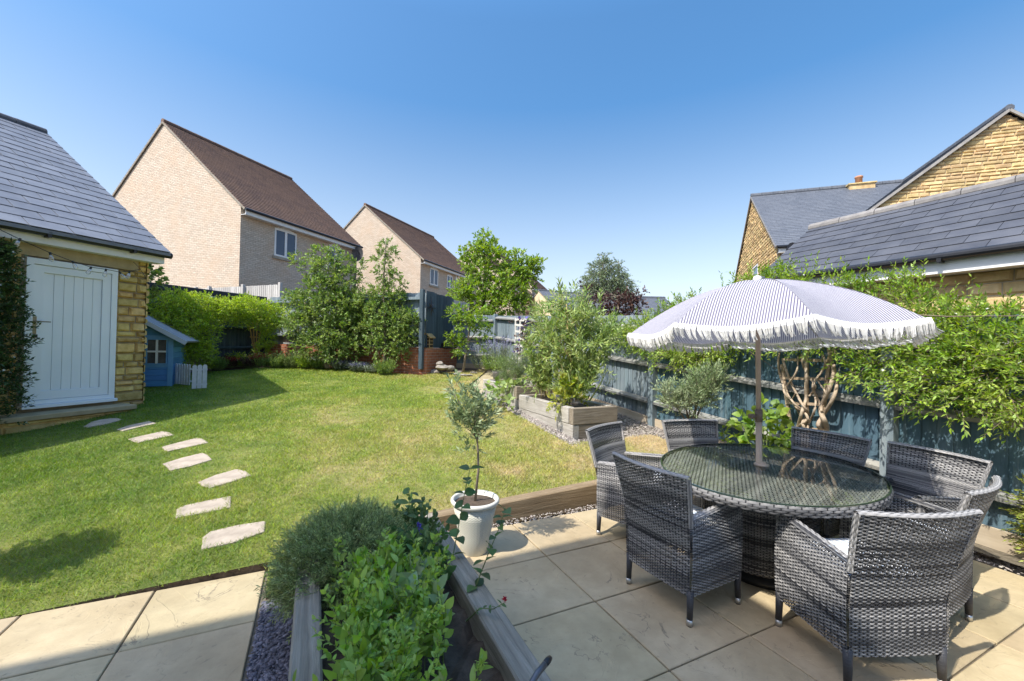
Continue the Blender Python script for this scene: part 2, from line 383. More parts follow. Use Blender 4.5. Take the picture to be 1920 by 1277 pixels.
m_slpb=sleeper('brown_sleeper',(.15,.10,.055),(.24,.175,.10),(.36,.28,.18),(.9,18,18))
m_slpl=sleeper('bleached_sleeper',(.22,.20,.17),(.38,.355,.315),(.52,.49,.445),(18,.9,18))
# ---------------------------------------------------------------- ground
ys=[-60,-20,-5,2.4,6,9,12,13.5,15,17,30,80,400,2500]
def gzz(y): return -.45 if y<=2.4 else min(lawnz(y),1.0)-.45+ (0 if y<13.5 else min(.75,(y-13.5)*.3))
xs=[-2500,-300,-60,-20,-8,-3,0,3,5.2,9,20,60,300,2500]
V=[];Fc=[]
for j,y in enumerate(ys):
    for i,x in enumerate(xs): V.append((x,y,gzz(y) if x<4.5 else min(gzz(y),.25+max(0,(y-9)*.04 if y<40 else 1.2))))
nx=len(xs)
for j in range(len(ys)-1):
    for i in range(nx-1): a=j*nx+i; Fc.append((a,a+1,a+nx+1,a+nx))
struct('ground',V,Fc,m_soil)
# lawn: a soil-coloured turf sheet under real blades
LAWN=[F(-6.2,3.32)[:2],F(-.26,3.32)[:2],F(-.24,2.95)[:2],F(.8,2.95)[:2],F(.8,3.55)[:2],F(4.48,3.55)[:2],F(4.42,4.55)[:2],F(3.9,4.62)[:2],F(3.08,4.66)[:2],F(3.08,8.2)[:2],F(3.2,9.0)[:2],F(4.4,10.9)[:2],(-.75,11.9),(-2.1,11.0),(-2.35,10.62),(-4.2,11.25),(-6.2,11.95),(-7.0,11.15),(-7.7,10.5),(-8.6,9.5),(-9.6,8.0),(-8.2,1.2)]
def inpoly(x,y,P):
    r=np.zeros(x.shape,bool); n=len(P)
    for i in range(n):
        x1,y1=P[i];x2,y2=P[(i+1)%n]
        if y1==y2: continue
        c=((y1>y)!=(y2>y))&(x<(x2-x1)*(y-y1)/(y2-y1)+x1); r^=c
    return r
def grassmat(name,blade):
    m,nt,b,out=newmat(name); v=worldvec(nt)
    n1=noise(nt,v,.55,5,.6,.4); n2=noise(nt,v,2.6,5,.65); n3=noise(nt,v,9,4,.6)
    sp=nd(nt,'SeparateXYZ'); nt.links.new(v,sp.inputs[0])
    # drier towards the raised beds and the far corner of the garden
    dry=math_(nt,'MULTIPLY_ADD',sp.outputs[0],.055,.05); dry=math_(nt,'ADD',dry,math_(nt,'MULTIPLY',sp.outputs[1],.016))
    f=math_(nt,'ADD',math_(nt,'ADD',math_(nt,'MULTIPLY',n1,.75),math_(nt,'MULTIPLY',n2,.55)),dry)
    g1,g2,g3,g4=((.19,.29,.045),(.32,.40,.07),(.48,.46,.14),(.60,.49,.26)) if blade else ((.13,.18,.035),(.23,.25,.06),(.38,.32,.14),(.48,.37,.21))
    c=ramp(nt,f,[(.46,g1),(.64,g2),(.84,g3),(.95,g4)])
    c=mixc(nt,.5,c,ramp(nt,n3,[(.25,.6),(.75,1.35)]),'MULTIPLY')
    if blade: c=island(nt,c,.32,.03,.2)
    nt.links.new(c,b.inputs['Base Color']); b.inputs['Roughness'].default_value=.6; b.inputs['Specular IOR Level'].default_value=.25
    if blade:
        t=nd(nt,'BsdfTranslucent'); nt.links.new(c,t.inputs[0]); mx=nd(nt,'MixShader'); mx.inputs[0].default_value=.42
        nt.links.new(b.outputs[0],mx.inputs[1]); nt.links.new(t.outputs[0],mx.inputs[2]); nt.links.new(mx.outputs[0],out.inputs[0])
    else: bump(nt,b,noise(nt,v,70,4,.7),.9,.03)
    return m
from mathutils.geometry import tessellate_polygon
LV=[(x,y,lawnz(y)-.002) for x,y in LAWN]; nl=len(LV); struct('lawn_edge',LV+[(x,y,z-.5) for x,y,z in LV],[(i,(i+1)%nl,(i+1)%nl+nl,i+nl) for i in range(nl)],m_soil)
for nm,P in (('border_soil',[(-.75,11.9),(-2.1,11.0),(-2.35,10.62),(-4.2,11.25),(-6.2,11.95),(-7.0,11.15),(-7.7,10.5),(-8.6,9.5),(-9.6,8.0),(-11,9),(-8.5,15),(-.2,13)]),('dry_corner',[F(3.08,8.1)[:2],F(3.2,9.0)[:2],F(4.4,10.9)[:2],F(5.0,11.2)[:2],F(5.0,8.1)[:2]])): struct(nm,[(x,y,lawnz(y)-.03) for x,y in P],[tuple(range(len(P)))],m_soil if nm=='border_soil' else M('dry_earth',(.30,.25,.15),(.42,.36,.23),.95,6,bs=.6))
me=bpy.data.meshes.new('lawn'); me.from_pydata([(x,y,lawnz(y)) for x,y in LAWN],[],[tuple(t) if (lambda a,b,c:(b[0]-a[0])*(c[1]-a[1])-(b[1]-a[1])*(c[0]-a[0]))(*[LAWN[i] for i in t])>0 else tuple(t)[::-1] for t in tessellate_polygon([[Vector((x,y,0)) for x,y in LAWN]])]); me.materials.append(grassmat('turf',False)); lo=link(bpy.data.objects.new('lawn',me)); lo['kind']='structure'
# stepping stones (photo corners dropped on the sloping lawn)
STP=[[(500,452),(545,425),(600,410),(690,400),(740,408),(650,432),(530,456)],[(700,468),(770,445),(895,418),(942,432),(830,455),(737,478)],[(768,526),(860,505),(970,481),(1015,485),(1045,501),(930,525),(832,548),(800,540)],[(970,574),(1080,545),(1180,520),(1215,525),(1250,548),(1110,578),(1010,599),(985,590)],[(975,676),(1090,640),(1215,610),(1245,622),(1272,650),(1140,690),(1022,716),(1000,695)],[(1188,786),(1290,745),(1420,708),(1470,718),(1506,744),(1400,780),(1255,822),(1220,810)],[(1052,1000),(1060,950),(1098,930),(1240,898),(1388,871),(1382,938),(1220,972),(1060,1001)],[(1208,1190),(1215,1120),(1260,1085),(1430,1045),(1594,1021),(1586,1085),(1400,1150),(1225,1188)]]
m_step=M('stepping_stone',(.30,.25,.195),(.43,.36,.285),.85,7,bs=.7,bscale=18,val=.08)
slabs_xy=[]
place=['half sunk in shaded grass beside the doorstep, farthest from the patio','in grass on the edge of the garage shadow, next to the sunken one','in full sun with slim outline, third from the garage step','broad, sunlit, just right of the slim one','thick cornered and level with the broad one, fourth from the paving','pushed out farthest right in the line of stepping stones','large and square cornered, second from the paving','largest and nearest to the cream paving slabs']
for i,p in enumerate(STP):
    ps=[lawn_at(a/3.2,660+b/3.2) for a,b in p]; xy=[(q[0],q[1]) for q in ps]
    c=np.mean(np.array(ps),0); slabs_xy.append([(c[0]+(a-c[0])*.87,c[1]+(b-c[1])*.87) for a,b in xy])
    mb=MB(); n=len(ps); top=[(q[0]-c[0],q[1]-c[1],q[2]-c[2]+.008) for q in ps]; ins=[(a*.97,b*.97,z+.004) for a,b,z in top]; bot=[(a,b,z-.05) for a,b,z in top]
    mb.v=ins+top+bot; mb.f=[tuple(range(n))]+[(n+j,n+(j+1)%n,(j+1)%n,j) for j in range(n)]+[(2*n+j,2*n+(j+1)%n,n+(j+1)%n,n+j) for j in range(n)]
    o=mb.build('stepping_stone',m_step); o.location=c; tag(o,'stepping stone '+place[i],'stepping stone','stepping stones across the lawn')
# grass blades
def blades(n,seed):
    rs=np.random.RandomState(seed); x=rs.uniform(-9.6,4.6,n); y=rs.uniform(.8,12.3,n)
    k=(rs.rand(n)<np.minimum(1,(3.3/np.maximum(y,.5))**1.25))&(np.abs(x)<1.32*y+.3); x,y=x[k],y[k]
    k=inpoly(x,y,LAWN); x,y=x[k],y[k]
    for s in slabs_xy: k=~inpoly(x,y,s); x,y=x[k],y[k]
    return x,y,rs
gx,gy,rs=blades(1500000,5); n=len(gx); gx=gx+rs.normal(0,.012,n); gy=gy+rs.normal(0,.012,n)
gs=np.sin(gx*1.7+gy*.9)*np.sin(gx*.8-gy*1.9+1)+.6*np.sin(gx*5.1+2*np.sin(gy*3.3))*np.sin(gy*4.7)
far=np.clip((gy-3)/7,0,1)
h=np.maximum(.008,.018+.016*rs.rand(n)+.010*gs)*(1+.35*far); wd=(.0022+.0016*rs.rand(n))*(1+1.9*far); a=rs.rand(n)*2*PI; lean=.5+.9*rs.rand(n); b=rs.rand(n)*2*PI
base=np.stack([gx,gy,lawnz(gy)-.004],1); s=np.stack([np.cos(a),np.sin(a),0*a],1)*wd[:,None]
tip=base+np.stack([np.cos(b)*lean*h,np.sin(b)*lean*h,h],1)
V=np.stack([base-s,base+s,tip],1).reshape(-1,3); Fc=np.arange(3*n).reshape(-1,3)
struct('grass_blades',V,Fc,grassmat('grass_blade',True),'stuff')
# ---------------------------------------------------------------- patio slabs
def pavemat():
    m,nt,b,out=newmat('riven_paving'); v=vec(nt); n=noise(nt,v,1.3,5,.6); n2=noise(nt,v,7,6,.7); n3=noise(nt,v,2.2,6,.55,1.2)
    c=ramp(nt,n,[(.3,(.36,.275,.16)),(.55,(.47,.375,.235)),(.75,(.53,.43,.285))]); c=mixc(nt,.45,c,ramp(nt,n2,[(.3,.68),(.7,1.15)]),'MULTIPLY'); c=island(nt,c,.09,.008); n4=noise(nt,v,26,3,.5); c=mixc(nt,ramp(nt,n4,[(.66,0.0),(.72,.35)]),c,(.16,.14,.10)); n5=noise(nt,v,.8,4,.5,.5); c=mixc(nt,math_(nt,'MULTIPLY',ramp(nt,n5,[(.5,0.0),(.75,1.0)]),.35),c,(.33,.28,.19))
    b.inputs['Roughness'].default_value=.75; b.inputs['Specular IOR Level'].default_value=.3
    st=math_(nt,'MULTIPLY',n3,7.0); fl=math_(nt,'FLOOR',st); fr=math_(nt,'FRACT',st)
    ln=math_(nt,'MULTIPLY',math_(nt,'LESS_THAN',fr,.05),ramp(nt,noise(nt,v,3.1,3),[(.52,0.0),(.60,.55)])); c=mixc(nt,ln,c,(.12,.10,.075)); nt.links.new(c,b.inputs['Base Color'])
    hh=math_(nt,'ADD',math_(nt,'MULTIPLY',fl,.11),math_(nt,'MULTIPLY',ramp(nt,fr,[(.0,0.0),(.06,1.0)]),.11)); hh=math_(nt,'ADD',hh,math_(nt,'MULTIPLY',noise(nt,v,40,4,.7),.12))
    bump(nt,b,hh,.8,.014); return m
m_pave=pavemat(); mb=MB()
def slab(u0,u1,w0,w1):
    e=.0048; k=len(mb.v); z=RS.uniform(-.0015,.0015); j=[RS.uniform(-.002,.002) for _ in range(8)]
    A=[(u0+e+j[0],w0+e+j[1]),(u1-e+j[2],w0+e+j[3]),(u1-e+j[4],w1-e+j[5]),(u0+e+j[6],w1-e+j[7])]; c=((u0+u1)/2,(w0+w1)/2)
    for sc,zz in ((1,-.04),(1,z-.004),(.985,z)):
        for u_,w_ in A: mb.v.append((c[0]+(u_-c[0])*sc,c[1]+(w_-c[1])*sc,zz))
    mb.f+=[(k+8,k+9,k+10,k+11)]+[(k+r+i,k+r+(i+1)%4,k+r+4+(i+1)%4,k+r+4+i) for r in (0,4) for i in range(4)]
US=[.97-.6*0]+[1.005+.6*k for k in range(0,7)]
ws=[3.31-.6*k for k in range(0,10)]
us=[.4+.605*k for k in range(0,8)]
for a,b in zip(us[:-1],us[1:]):
    for c_,d in zip(ws[1:],ws[:-1]):
        if b<.76 and d>1: continue
        slab(max(a,.80) if d>1 else a,min(b,4.62),c_,d)
ul=[-.27-.6*k for k in range(0,11)]
for a,b in zip(ul[1:],ul[:-1]):
    for i,(c_,d) in enumerate(zip([2.73-.6*k for k in range(0,8)],[3.31]+[2.73-.6*k for k in range(0,7)])): slab(a,b,c_,d)
for k in range(6): slab(-.27+.3*0,.4,.9-.6*(k+1),.9-.6*k) if False else None
for k in range(5): slab(-.27,.4,.88-.6*(k+1),.88-.6*k)
o=mb.build('patio',m_pave); o.rotation_euler=(0,0,RU); o['kind']='structure'
# joint bedding under the slabs
jm=M('joint_sand',(.10,.085,.06),(.16,.135,.10),.95,30,bs=.4)
def fquad(name,u0,u1,w0,w1,z,mat): return struct(name,[F(u0,w0,z),F(u1,w0,z),F(u1,w1,z),F(u0,w1,z)],[(0,1,2,3)],mat)
fquad('patio_bedding',-6.3,4.63,-2.6,3.312,-.014,jm)
# ---------------------------------------------------------------- slate chippings
m_chip=M('slate_chip',(.075,.075,.105),(.17,.165,.20),.6,20,val=.45,hue=.02)
m_chipl=M('pale_gravel',(.26,.23,.21),(.40,.36,.32),.8,20,val=.4,hue=.03)
def chips(name,poly,zf,n,size,mat,seed):
    rs=np.random.RandomState(seed); P=np.array(poly); lo_,hi=P.min(0),P.max(0)
    x=rs.uniform(lo_[0],hi[0],n*6); y=rs.uniform(lo_[1],hi[1],n*6); k=inpoly(x,y,poly); x,y=x[k][:n],y[k][:n]; n=len(x)
    z=np.array([zf(a,b) for a,b in zip(x,y)])+rs.rand(n)*.014
    s=size*(.5+.8*rs.rand(n)); a=rs.rand(n)*2*PI; nrm=unit(np.stack([rs.randn(n)*.28,rs.randn(n)*.28,np.ones(n)],1))
    e1=unit(np.cross(nrm,np.stack([np.cos(a),np.sin(a),0*a],1))); e2=np.cross(nrm,e1); c=np.stack([x,y,z],1); V=[]
    angs=[0,1.1,2.0,3.2,4.3,5.3]; el=.45+.35*rs.rand(n); rr=.75+.5*rs.rand(n,6)
    for t,sc in ((0.0,1.0),(.16,.9)):
        for j,g in enumerate(angs): V.append(c+(e1*math.cos(g)+e2*math.sin(g)*el[:,None])*(s*.5*rr[:,j]*sc)[:,None]+nrm*(t*s)[:,None])
    V=np.stack(V,1).reshape(-1,3); f=[(6,7,8),(6,8,9),(6,9,10),(6,10,11)]
    for j in range(6): q=(j+1)%6; f+=[(j,q,q+6),(j,q+6,j+6)]
    Fc=(np.arange(n)[:,None,None]*12+np.array(f)[None]).reshape(-1,3)
    return struct(name,V,Fc,mat,'stuff')
def Fp(*l): return [F(u,w_)[:2] for u,w_ in l]
chips('slate_chippings',Fp((-.265,.9),(-.075,.9),(-.075,2.9),(-.25,2.9)),lambda x,y:-.012,5200,.026,m_chip,1)
fquad('chipping_bed',-.268,-.06,.8,2.96,-.016,jm)
chips('edging_gravel',Fp((.82,3.315),(4.62,3.315),(4.62,3.425),(.82,3.425)),lambda x,y:-.02,3000,.018,m_chipl,2)
# ---------------------------------------------------------------- foreground planter
def sleeperbox(name,u0,u1,w0,w1,z0,z1,mat,parent,loc=(0,0,0)):
    mb=MB(); mb.box(u0,u1,w0,w1,z0,z1,bev=.008); o=mb.build(name,mat,parent); o.location=loc; return o
pl=thing('raised_planter','long grey timber planter full of herbs beside the dining patio','planter',F(0,0),RU)
for z0,z1 in ((0,.2),(.203,.4)):
    sleeperbox('sleeper',-.06,.05,.95,2.86,z0,z1,m_slp,pl); sleeperbox('sleeper',.67,.785,.95,2.86,z0,z1,m_slp,pl)
    sleeperbox('end_sleeper',.055,.665,2.745,2.855,z0,z1,m_slpx,pl); sleeperbox('end_sleeper',.055,.665,.95,1.06,z0,z1,m_slpx,pl)
mb=MB(); n=14
for i in range(n):
    for j in range(30): mb.v.append((.05+.62*i/(n-1),1.05+1.7*j/29,.30+RS.uniform(-.025,.03)))
mb.f=[(j*1+i*30,(i+1)*30+j,(i+1)*30+j+1,i*30+j+1) for i in range(n-1) for j in range(29)]
mb.build('soil',m_soil,pl)
# garden tool handle leaning out over the planter
mb=MB(); a=at(985,1300,1.33); b=at(1008,1262,1.37); c=at(1022,1245,1.40); d=at(1031,1234,1.44)
o=thing('tool_handle','bent grey metal handle leaning over the planter edge','tool handle',tuple(a))
MB().tube([rel(at(960,1420,1.2),a),(0,0,0),rel(b,a),rel(c,a)],[.010,.010,.0105,.0105],10).build('shaft',m_grey,o,True)
MB().tube([rel(c,a),rel(c*.45+d*.55,a),rel(d,a)],[.0105,.0115,.009],10).build('grip',m_black,o,True)
# ---------------------------------------------------------------- herbs in the planter
lm_rose=leafmat('rosemary_leaf',(.25,.33,.125),(.36,.43,.18),.35,.02,.25)
lm_mint=leafmat('mint_leaf',(.28,.44,.085),(.41,.56,.14),.28,.02,.45,scale=5)
lm_sage=leafmat('sage_leaf',(.25,.36,.15),(.32,.42,.21),.2,.02,.35)
lm_dkmint=leafmat('catmint_leaf',(.085,.165,.06),(.14,.22,.085),.28,.02,.4)
lm_purple=leafmat('purple_petal',(.12,.09,.36),(.2,.15,.5),.25,.02,.3)
lm_red=leafmat('red_petal',(.35,.02,.03),(.5,.05,.08),.25,.01,.3)
def plant(name,label,cat,loc,group=None): return thing(name,label,cat,loc,0,group)
rs=np.random.RandomState(21)
loc=F(.19,2.42,.33); r=plant('rosemary_bush','dense dark green rosemary spilling over the left side of the planter','herb',loc)
O,Dd=inball(rs,3900,(-.02,.06,.02),(.345,.36,.25),.45); k=O[:,2]>-.09; O,Dd=O[k],Dd[k]
lf,tw=sprays(rs,O,Dd*.7+np.array([0,0,.35])+rs.randn(len(O),3)*.35,.085,15,.026,.0048,1.0,.1,tw=.0012,start=.1)
plant_parts(r,[lf],[tw],lm_rose,m_stemg)
# mint patch
loc=F(.33,1.75,.31); r=plant('mint_plant','bright green bushy mint filling the front of the planter','herb',loc)
def stems(rs,n,us_,ws_,h,loc,lean=.25):
    u=rs.uniform(*us_,n); w_=rs.uniform(*ws_,n); p=np.array([F(a,b,.31) for a,b in zip(u,w_)])-np.array(loc)
    return p,np.stack([rs.randn(n)*lean,rs.randn(n)*lean,np.ones(n)],1),u,w_
p,dd,u,w_=stems(rs,150,(.09,.52),(1.05,2.12),.3,loc,.2)
k=~((u>.36)&(w_<1.55)&(rs.rand(len(u))<.85)); p,dd=p[k],dd[k]
lf,tw=sprays(rs,p,dd,.25,13,.048,.028,1.15,.05,3,.0019,start=.3,curl=.3,fold=.3)
lf2,tw2=sprays(rs,p+dd*.2,dd+rs.randn(len(p),3)*.35,.12,11,.026,.015,1.0,.05,3,.0012,start=.2,curl=.3)
plant_parts(r,[lf,lf2],[tw,tw2],lm_mint,m_stemg)
loc=F(.45,2.0,.31); r=plant('sage_plant','soft grey green sage with broad felted leaves among the mint','herb',loc)
p,dd,u,w_=stems(rs,15,(.32,.50),(1.6,2.0),.3,loc,.25)
lf,tw=sprays(rs,p,dd,.24,9,.075,.040,1.1,.1,3,.002,start=.45,curl=.25); plant_parts(r,[lf],[tw],lm_sage,m_stemg)
loc=F(.5,2.55,.31); r=plant('catmint_plant','dark leaved catmint with small purple flowers at the far end of the planter','herb',loc)
p,dd,u,w_=stems(rs,95,(.42,.64),(2.1,2.7),.3,loc,.22)
lf,tw=sprays(rs,p,dd,.24,13,.045,.028,1.1,.08,3,.0018,start=.25); plant_parts(r,[lf],[tw],lm_dkmint,m_stemg)
q=[rel(at(*pp),loc) for pp in ((784,988,2.35),(787,996,2.34),(786,1000,2.33),(789,1004,2.34))]
lf,tw=sprays(rs,np.array(q),np.tile([[0,.1,1.]],(4,1)),.03,22,.012,.009,1.2,0,1,.0015); V,Fc=join([lf]); mk('flowers',V,Fc,lm_purple,r)
def tallstem(name,label,px,nl,mat,L,Wd,seed,fl=None):
    rs=np.random.RandomState(seed); P=[at(*q) for q in px]; loc=P[0]; r=plant(name,label,'herb stem',tuple(loc),'tall stems leaning out of the planter')
    mb=MB(); mb.tube([rel(q,loc) for q in P],np.linspace(.0035,.0016,len(P)),5)
    pts=[];ds=[]
    for i in range(nl):
        t=(i+.5)/nl*(len(P)-1); j=int(t); q=P[j]*(1-t+j)+P[min(j+1,len(P)-1)]*(t-j); a=(i%2)*PI/2+rs.rand()
        for s in (0,PI): pts.append(q-loc); ds.append((cos(a+s),sin(a+s),.35))
    pts=np.array(pts);ds=np.array(ds);N=len(pts); V,Fc=leafmesh(pts,ds,np.tile([[0,0,1.]],(N,1))+rs.randn(N,3)*.4,L*(.6+.6*rs.rand(N)),Wd*(.7+.5*rs.rand(N)),3,.25,.3)
    plant_parts(r,[(V,Fc)],[],mat,m_stemg,extra=mb)
    if fl: 
        q=np.array([rel(P[-1],loc)]); lf,tw=sprays(rs,q,np.array([[0,0,1.]]),.03,16,.014,.009,1.2,0); V,Fc=join([lf]); mk('flower',V,Fc,fl,r)
tallstem('tall_mint','tallest leafy stem rising in front of the white pot',[(838,1130,2.2),(848,1050,2.28),(862,975,2.35),(872,920,2.4),(884,868,2.45)],9,lm_dkmint,.095,.058,3)
tallstem('tall_mint','leafy stem leaning right over the patio slabs',[(872,1180,2.0),(892,1100,2.03),(915,1040,2.06),(938,985,2.08),(948,950,2.1)],10,lm_dkmint,.07,.048,4)
tallstem('tall_mint','short leafy stem standing up against the lawn',[(760,1010,2.5),(764,970,2.5),(768,940,2.5),(766,916,2.5)],4,lm_dkmint,.085,.045,5)
tallstem('red_flower','thin stem with one red flower drooping over the sleeper',[(875,1165,1.85),(900,1140,1.83),(925,1142,1.8),(946,1130,1.78)],6,lm_dkmint,.034,.013,6,lm_red)
# ---------------------------------------------------------------- white pot with olive standard
PX=at(891,930,3.2); pot=(PX[0],PX[1],0)
def potmat():
    m,nt,b,out=newmat('white_glaze'); v=vec(nt,'Object',(1,1,1)); t=nd(nt,'TexCoord'); s=nd(nt,'SeparateXYZ'); nt.links.new(t.outputs['Object'],s.inputs[0])
    a=math_(nt,'ARCTAN2',s.outputs[1],s.outputs[0]); h1=math_(nt,'SINE',math_(nt,'ADD',math_(nt,'MULTIPLY',a,38.0),math_(nt,'MULTIPLY',s.outputs[2],0.0)))
    h2=math_(nt,'SINE',math_(nt,'ADD',math_(nt,'MULTIPLY',s.outputs[2],330.0),math_(nt,'MULTIPLY',h1,1.6)))
    b.inputs['Base Color'].default_value=(.56,.55,.47,1); b.inputs['Roughness'].default_value=.35; bump(nt,b,h2,.35,.003); return m
p=thing('plant_pot','white glazed pot with basket pattern standing behind the planter','pot',pot)
MB().lathe([(.100,0),(.104,.005),(.124,.12),(.147,.26),(.170,.365)],48).build('body',potmat(),p,True)
MB().lathe([(.170,.363),(.180,.368),(.187,.378),(.188,.392),(.181,.402),(.167,.402),(.161,.392),(.159,.36)],48).build('rim',M('cream_glaze',(.60,.585,.51),(.64,.62,.55),.35,4),p,True)
mb=MB(); mb.lathe([(.160,.368),(.12,.372),(.06,.378),(.0001,.38)],24); mb.build('soil',m_soil,p)
lm_olive=leafmat('olive_leaf',(.22,.30,.13),(.34,.40,.23),.3,.015,.25)
ot=thing('olive_tree','small olive standard with slim stem growing in the white pot','olive tree',(pot[0],pot[1],.375))
zc=CAMH-.375
def op(px,py,Y=3.2): return rel(at(px,py,Y),(pot[0],pot[1],.375))
mb=MB(); mb.tube([(0,0,0),op(897,880),op(896,840),op(893,810),op(890,770)],[.011,.009,.008,.006,.004],8)
for q in ((860,760),(880,740),(910,760),(905,790),(870,800),(850,735)): mb.tube([op(895,825),(op(895,825)+op(*q))/2+np.array([0,.03,.01]),op(*q)],[.005,.004,.002],5)
cl=[(*op(885,775),.12),(*op(870,750),.10),(*op(905,775),.09),(*op(880,805),.10),(*op(857,728),.055),(*op(902,748),.07),(*op(880,842),.045),(*op(900,820),.05),(*op(860,790),.07),(*op(890,790),.12)]
O,Dd=clumps(rs,cl,270,.6,.8,.4); lf,tw=sprays(rs,O,Dd,.085,9,.046,.0135,.75,.05,1,.001); plant_parts(ot,[lf],[tw],lm_olive,m_bark,'crown','trunk',mb)
# lawn edging sleepers
for i,(a,b) in enumerate(((.80,2.62),(2.625,4.5))):
    o=sleeperbox('edging_sleeper',a,b,3.435,3.54,-.05,.0,m_slpb,None); 
    me=o.data
    for v in me.vertices:
        y=F(v.co.x,v.co.y)[1]; v.co.z=v.co.z+max(0.02,lawnz(y))+.018 if v.co.z>-.03 else -.05
    o.rotation_euler=(0,0,RU); tag(o,['brown timber sleeper edging the lawn right of the white pot','brown timber sleeper edging the lawn behind the chairs at the table'][i],'sleeper')
# ---------------------------------------------------------------- rattan dining set
def rattanmat():
    m,nt,b,out=newmat('grey_rattan'); a=nd(nt,'Attribute',attribute_name='tone'); v=vec(nt); n=noise(nt,v,160,2)
    c=ramp(nt,a.outputs['Fac'],[(.08,(.020,.021,.025)),(.30,(.055,.056,.062)),(.46,(.19,.187,.187)),(.8,(.46,.445,.43))]); c=mixc(nt,.3,c,ramp(nt,n,[(.3,.75),(.7,1.2)]),'MULTIPLY')
    nt.links.new(c,b.inputs['Base Color']); b.inputs['Roughness'].default_value=.55; b.inputs['Specular IOR Level'].default_value=.3; return m
m_rat=rattanmat()
m_leg=M('rattan_leg',(.035,.036,.042),(.06,.06,.065),.5,40,stretch=(1,1,6))
def cushmat():
    m,nt,b,out=newmat('striped_cushion'); t=nd(nt,'TexCoord'); s=nd(nt,'SeparateXYZ'); nt.links.new(t.outputs['Object'],s.inputs[0])
    f=math_(nt,'GREATER_THAN',math_(nt,'FRACT',math_(nt,'MULTIPLY',s.outputs[0],28.0)),.62)
    nt.links.new(mixc(nt,f,(.80,.80,.80),(.42,.50,.62)),b.inputs['Base Color']); b.inputs['Roughness'].default_value=.9; bump(nt,b,noise(nt,vec(nt),9,3),.3,.02); return m
m_cush=cushmat()
ZB=.165
def hw(z): return .247+.052*np.clip((z-.42)/.44,0,1)**1.2
def yb(x,z):
    t=np.clip((z-.40)/.46,0,1); return -.235-.10*t**1.35-.04*(1-np.clip(np.abs(x)/.27,0,1)**2)*(.25+.75*t)
def zt(x): return .868-.012*np.cos(np.clip(x/.3,-1,1)*PI/2)*-1
def armz(y): return .60+.055*np.clip((y+.24)/.47,0,1)
